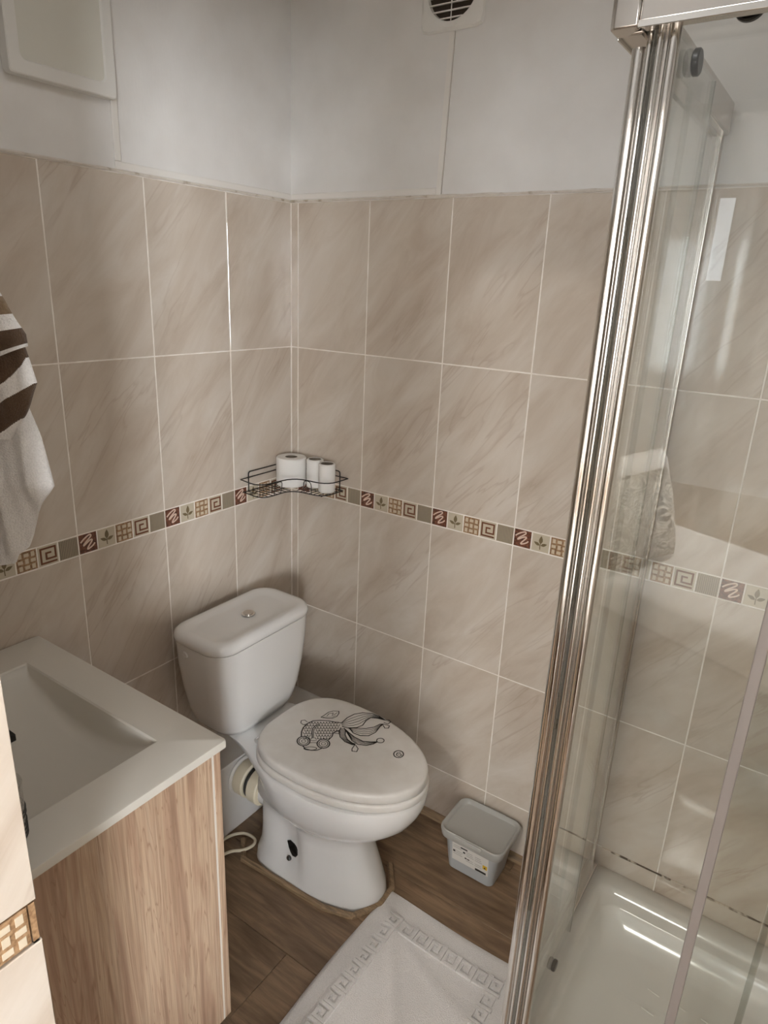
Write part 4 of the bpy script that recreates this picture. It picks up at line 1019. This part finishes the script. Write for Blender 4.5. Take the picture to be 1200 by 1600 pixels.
# sliding doors with their edge profiles, seals and rollers
XD, YDr = SX + 0.0375, SY + 0.0385
d1 = ebox('sliding_door', (XD, XD + 0.005, -0.612, -0.268, 0.146, 1.950), M_glass)
d2 = ebox('sliding_door', (1.166, 1.492, YDr, YDr + 0.005, 0.146, 1.950), M_glass)
profile('door_edge_strip', rnd_rect(XD - 0.001, XD + 0.006, -0.275, -0.2665, 0.002), 0.146, 1.950, M_seal, d1)
profile('door_edge_strip', rnd_rect(1.484, 1.4935, YDr - 0.001, YDr + 0.006, 0.002), 0.146, 1.950, M_seal, d2)
def arc(cx, cy, r, a0, a1, n=10): return [(cx + r * math.cos(math.radians(a0 + (a1 - a0) * i / n)), cy + r * math.sin(math.radians(a0 + (a1 - a0) * i / n))) for i in range(n + 1)]
zA, zB = 0.144, 1.952
# left door: half-round chrome stile, then a flat and the clear magnetic strip
profile('stile', arc(1.1235, -0.6225, 0.0095, 0, 360, 20)[:-1], zA, zB - 0.045, M_chrome, d1)
profile('stile_flat', [(1.1335, -0.634), (1.1395, -0.628), (1.1455, -0.612), (1.1320, -0.612)], zA, zB, M_satin, d1)
profile('stile_bead', arc(1.1385, -0.6365, 0.0042, 0, 360, 14)[:-1], zA, zB, M_chrome, d1)
profile('magnetic_strip', [(1.1400, -0.6400), (1.1440, -0.6440), (1.1500, -0.6370), (1.1460, -0.6310)], zA, zB, M_seal, d1, smooth=False)
# right door: flat and chrome half-round
profile('magnetic_strip', [(1.1450, -0.6450), (1.1490, -0.6490), (1.1560, -0.6420), (1.1520, -0.6380)], zA, zB, M_seal, d2, smooth=False)
profile('stile_bead', arc(1.1535, -0.6490, 0.0035, 0, 360, 14)[:-1], zA, zB, M_chrome, d2)
profile('stile_flat', [(1.1560, -0.6440), (1.1605, -0.6440), (1.1605, -0.6290), (1.1540, -0.6360)], zA, zB, M_satin, d2)
profile('stile', arc(1.1680, -0.6430, 0.0075, 0, 360, 18)[:-1], zA, zB, M_chrome, d2)
for y in (-0.435, -0.572):
    q = MB(); q.disc((XD + 0.0052, y, 1.936), (1, 0, 0), 0.0175, 0.010, 28, bev=0.002); E_(q).build('roller', M_black_plastic, d1, smooth=True, angle=30)
for y in (-0.395, -0.560):
    q = MB(); q.disc((XD + 0.0052, y, 0.166), (1, 0, 0), 0.0135, 0.009, 24, bev=0.002); E_(q).build('roller', M_dark_grey, d1, smooth=True, angle=30)
for x in (1.24, 1.42):
    for z, r in ((1.936, 0.0175), (0.166, 0.0135)):
        q = MB(); q.disc((x, YDr + 0.0052, z), (0, 1, 0), r, 0.010, 28, bev=0.002); E_(q).build('roller', M_black_plastic, d2, smooth=True, angle=30)

# ------------------------------------------------------------------ the bedroom beyond the door (seen mirrored in the glass)
BXA, BXB, BYB = -1.2, 5.0, -6.2
m = MB(); m.box(BXA, BXB, BYB, YD2, -0.05, 0.0); struct('floor_bedroom', m, M_floor)
m = MB(); m.box(BXA - 0.1, BXA, BYB - 0.1, YD2, 0, HC); struct('wall_bedroom_left', m, M_paint)
WY0, WY1, WZ0, WZ1 = -5.90, -4.70, 0.80, 2.25
m = MB()
m.box(BXB, BXB + 0.1, WY1, YD2, 0, HC); m.box(BXB, BXB + 0.1, BYB - 0.1, WY0, 0, HC); m.box(BXB, BXB + 0.1, WY0, WY1, 0, WZ0); m.box(BXB, BXB + 0.1, WY0, WY1, WZ1, HC)
struct('wall_bedroom_right', m, M_paint)
UX0, UX1, UZ0, UZ1 = 1.55, 2.75, 0.85, 2.2
VX0, VX1, VZ0, VZ1 = 0.205, 0.365, 1.74, 2.42
m = MB()
m.box(BXA, VX0, BYB - 0.1, BYB, 0, HC); m.box(VX1, UX0, BYB - 0.1, BYB, 0, HC); m.box(UX1, BXB, BYB - 0.1, BYB, 0, HC); m.box(UX0, UX1, BYB - 0.1, BYB, 0, UZ0); m.box(UX0, UX1, BYB - 0.1, BYB, UZ1, HC); m.box(VX0, VX1, BYB - 0.1, BYB, 0, VZ0); m.box(VX0, VX1, BYB - 0.1, BYB, VZ1, HC)
struct('wall_bedroom_back', m, M_paint)
m = MB(); m.box(BXA - 0.1, -0.1, YD2, YD2 + 0.1, 0, HC); m.box(XR + 0.1, BXB + 0.1, YD2, YD2 + 0.1, 0, HC); struct('wall_bedroom_front', m, M_paint)
m = MB(); m.box(BXA - 0.1, BXB + 0.1, BYB - 0.1, YD2, HC, HC + 0.08); struct('ceiling_bedroom', m, M_paint)
M_day1 = emit_mat('daylight_right', (0.95, 0.975, 1.0, 1), WINDOW_RIGHT)
M_day2 = emit_mat('daylight_back', (0.95, 0.975, 1.0, 1), WINDOW_BACK)
w1 = tag(empty('window_1', (BXB + 0.05, (WY0 + WY1) / 2, WZ0)), kind='structure')
def W1(nm, b, mt):
    q = MB(); q.box(*b); q.v = [(x - BXB - 0.05, y - (WY0 + WY1) / 2, z - WZ0) for x, y, z in q.v]; return q.build(nm, mt, w1)
W1('pane', (BXB + 0.06, BXB + 0.065, WY0 + 0.04, WY1 - 0.04, WZ0 + 0.04, WZ1 - 0.04), M_day1)
for b in ((BXB + 0.03, BXB + 0.08, WY0, WY0 + 0.04, WZ0, WZ1), (BXB + 0.03, BXB + 0.08, WY1 - 0.04, WY1, WZ0, WZ1), (BXB + 0.03, BXB + 0.08, WY0 + 0.04, WY1 - 0.04, WZ0, WZ0 + 0.04), (BXB + 0.03, BXB + 0.08, WY0 + 0.04, WY1 - 0.04, WZ1 - 0.04, WZ1)):
    W1('window_frame', b, M_trim)
w2 = tag(empty('window_2', ((VX0 + VX1) / 2, BYB - 0.05, VZ0)), kind='structure')
def W2(nm, b, mt):
    q = MB(); q.box(*b); q.v = [(x - (VX0 + VX1) / 2, y - BYB + 0.05, z - VZ0) for x, y, z in q.v]; return q.build(nm, mt, w2)
W2('pane', (VX0 + 0.02, VX1 - 0.02, BYB - 0.06, BYB - 0.055, VZ0 + 0.02, VZ1 - 0.02), M_day2)
for b in ((VX0, VX0 + 0.02, BYB - 0.08, BYB - 0.03, VZ0, VZ1), (VX1 - 0.02, VX1, BYB - 0.08, BYB - 0.03, VZ0, VZ1), (VX0 + 0.02, VX1 - 0.02, BYB - 0.08, BYB - 0.03, VZ0, VZ0 + 0.02), (VX0 + 0.02, VX1 - 0.02, BYB - 0.08, BYB - 0.03, VZ1 - 0.02, VZ1)):
    W2('window_frame', b, M_trim)

w3 = tag(empty('fill_window', ((UX0 + UX1) / 2, BYB - 0.05, UZ0)), kind='structure')  # unseen window added for frontal fill through the doorway
M_fill = emit_mat('fill_opposite', (0.95, 0.975, 1.0, 1), WINDOW_FILL)
def W3(nm, b, mt):
    q = MB(); q.box(*b); q.v = [(x - (UX0 + UX1) / 2, y - BYB + 0.05, z - UZ0) for x, y, z in q.v]; return q.build(nm, mt, w3)
W3('pane', (UX0 + 0.04, UX1 - 0.04, BYB - 0.06, BYB - 0.055, UZ0 + 0.04, UZ1 - 0.04), M_fill)
for b in ((UX0, UX0 + 0.04, BYB - 0.08, BYB - 0.03, UZ0, UZ1), (UX1 - 0.04, UX1, BYB - 0.08, BYB - 0.03, UZ0, UZ1), (UX0 + 0.04, UX1 - 0.04, BYB - 0.08, BYB - 0.03, UZ0, UZ0 + 0.04), (UX0 + 0.04, UX1 - 0.04, BYB - 0.08, BYB - 0.03, UZ1 - 0.04, UZ1)):
    W3('window_frame', b, M_trim)

# unseen door leaf, added and angled to block light from the right window
dang = math.atan2(-2.26 + 1.48, 2.2 - 1.81)
door = tag(empty('blocker_door', (1.815, -1.485, 0.0), dang), kind='structure')
q = MB(); q.box(0.0, 0.88, -0.02, 0.02, 0.008, 1.99); leaf_ = q.build('leaf', M_trim, door, bevel=0.003)
for s_ in (-1, 1):
    q = MB(); q.tube([(0.82, s_ * 0.02, 1.02), (0.82, s_ * 0.06, 1.02), (0.80, s_ * 0.065, 1.02), (0.71, s_ * 0.065, 1.02)], 0.009, 10); q.build('handle', M_satin, door, smooth=True)

# bed with cushions
BA = math.atan2(0.375, 0.927)
bed = tag(empty('bed', (1.0, -2.268, 0), BA), 'low single bed with white linen in the room behind the door', 'bed')
def soft_box(x0, x1, y0, y1, z0, z1, r):
    q = MB(); q.loft([rrect(x0 + r * .4, x1 - r * .4, y0 + r * .4, y1 - r * .4, r, z0), rrect(x0, x1, y0, y1, r, z0 + r * .5), rrect(x0, x1, y0, y1, r, z1 - r * .5), rrect(x0 + r * .35, x1 - r * .35, y0 + r * .35, y1 - r * .35, r, z1 - r * .1), rrect(x0 + r, x1 - r, y0 + r, y1 - r, r, z1)]); return q
soft_box(-0.60, 0.78, -0.92, 0.0, 0.36, 0.50, 0.05).build('mattress', M_bed, bed, smooth=True, angle=60)
q = MB(); q.box(-0.62, 0.80, -0.93, 0.01, 0.08, 0.36); q.build('bed_base', M_wood_dark, bed, bevel=0.004)
for x, y in ((-0.58, -0.89), (0.76, -0.89), (-0.58, -0.03), (0.76, -0.03)):
    q = MB(); q.box(x - 0.025, x + 0.025, y - 0.025, y + 0.025, 0.0, 0.08); q.build('leg', M_wood_dark, bed)
def cushion(nm, w, h, t_, loc, rot, mat, label):
    N = 18; q = MB(); vs = []; fs = []
    for s in (1, -1):
        for j in range(N + 1):
            for i in range(N + 1):
                u, v_ = 2 * i / N - 1, 2 * j / N - 1
                p = ((1 - u ** 4) * (1 - v_ ** 4)) ** 0.5
                pin = 1 - 0.06 * (1 - abs(u)) * abs(v_) ** 3 - 0.0
                vs.append((u * w / 2 * (1 - 0.07 * (1 - v_ * v_) * 0), v_ * h / 2 * pin, s * t_ / 2 * p))
    n1_ = (N + 1) ** 2
    for j in range(N):
        for i in range(N):
            a = j * (N + 1) + i; fs.append((a, a + 1, a + N + 2, a + N + 1)); fs.append((n1_ + a, n1_ + a + N + 1, n1_ + a + N + 2, n1_ + a + 1))
    q.add(vs, fs); o = q.build(nm, mat, smooth=True, angle=80)
    o.location = loc; o.rotation_euler = rot
    return tag(o, label, 'cushion')
def bedpt(x, y, z):
    c, s = math.cos(BA), math.sin(BA); return (1.0 + c * x - s * y, -2.268 + s * x + c * y, z)
q = MB(); q.box(-0.66, -0.622, -0.95, 0.03, 0.0, 0.64); q.build('headboard', M_bed, bed, bevel=0.01)
cushion('cushion', 0.48, 0.40, 0.12, bedpt(-0.33, -0.24, 0.704), (math.radians(74), 0, BA + PI / 2), M_cushion, 'dark paisley-patterned cushion leaning on the bed')
cushion('pillow', 0.62, 0.44, 0.12, bedpt(-0.475, -0.36, 0.724), (math.radians(74), 0, BA + PI / 2), M_bed, 'plain white pillow behind the patterned cushion')
# unseen bedroom lamp, added so the bed shows brighter in the glass
lamp = tag(empty('bedroom_fill', (1.2, -2.9, HC)), 'round white fill lamp added on the bedroom ceiling', 'lamp')
q = MB(); q.lathe((0, 0, 0), [(0.06, -0.0005), (0.06, -0.02), (0.17, -0.03), (0.175, -0.05), (0.15, -0.085), (0.08, -0.105), (0.0, -0.11)], 32, cap=True); q.build('shade', M_white_pl, lamp, smooth=True)
if BED_FILL > 0:
    ld = bpy.data.lights.new('bedroom_fill_light', 'AREA'); ld.shape = 'DISK'; ld.size = 0.34; ld.energy = BED_FILL; ld.color = (1.0, 0.95, 0.88)
    lo_ = bpy.data.objects.new('bedroom_fill_light', ld); put(lo_, lamp); lo_.location = (0, 0, -0.125)
if BATH_FILL > 0:  # unseen lamp added as soft fill over basin and floor
    lamp2 = tag(empty('bathroom_fill', (0.95, -0.95, HC)), 'round white fill lamp added on the bathroom ceiling', 'lamp')
    q = MB(); q.lathe((0, 0, 0), [(0.05, -0.0005), (0.05, -0.015), (0.12, -0.025), (0.125, -0.04), (0.10, -0.065), (0.0, -0.08)], 32); q.build('shade', M_white_pl, lamp2, smooth=True)
    ld = bpy.data.lights.new('bathroom_fill_light', 'AREA'); ld.shape = 'DISK'; ld.size = 0.30; ld.energy = BATH_FILL; ld.color = (1.0, 0.985, 0.97)
    lo_ = bpy.data.objects.new('bathroom_fill_light', ld); put(lo_, lamp2); lo_.location = (0, 0, -0.095)
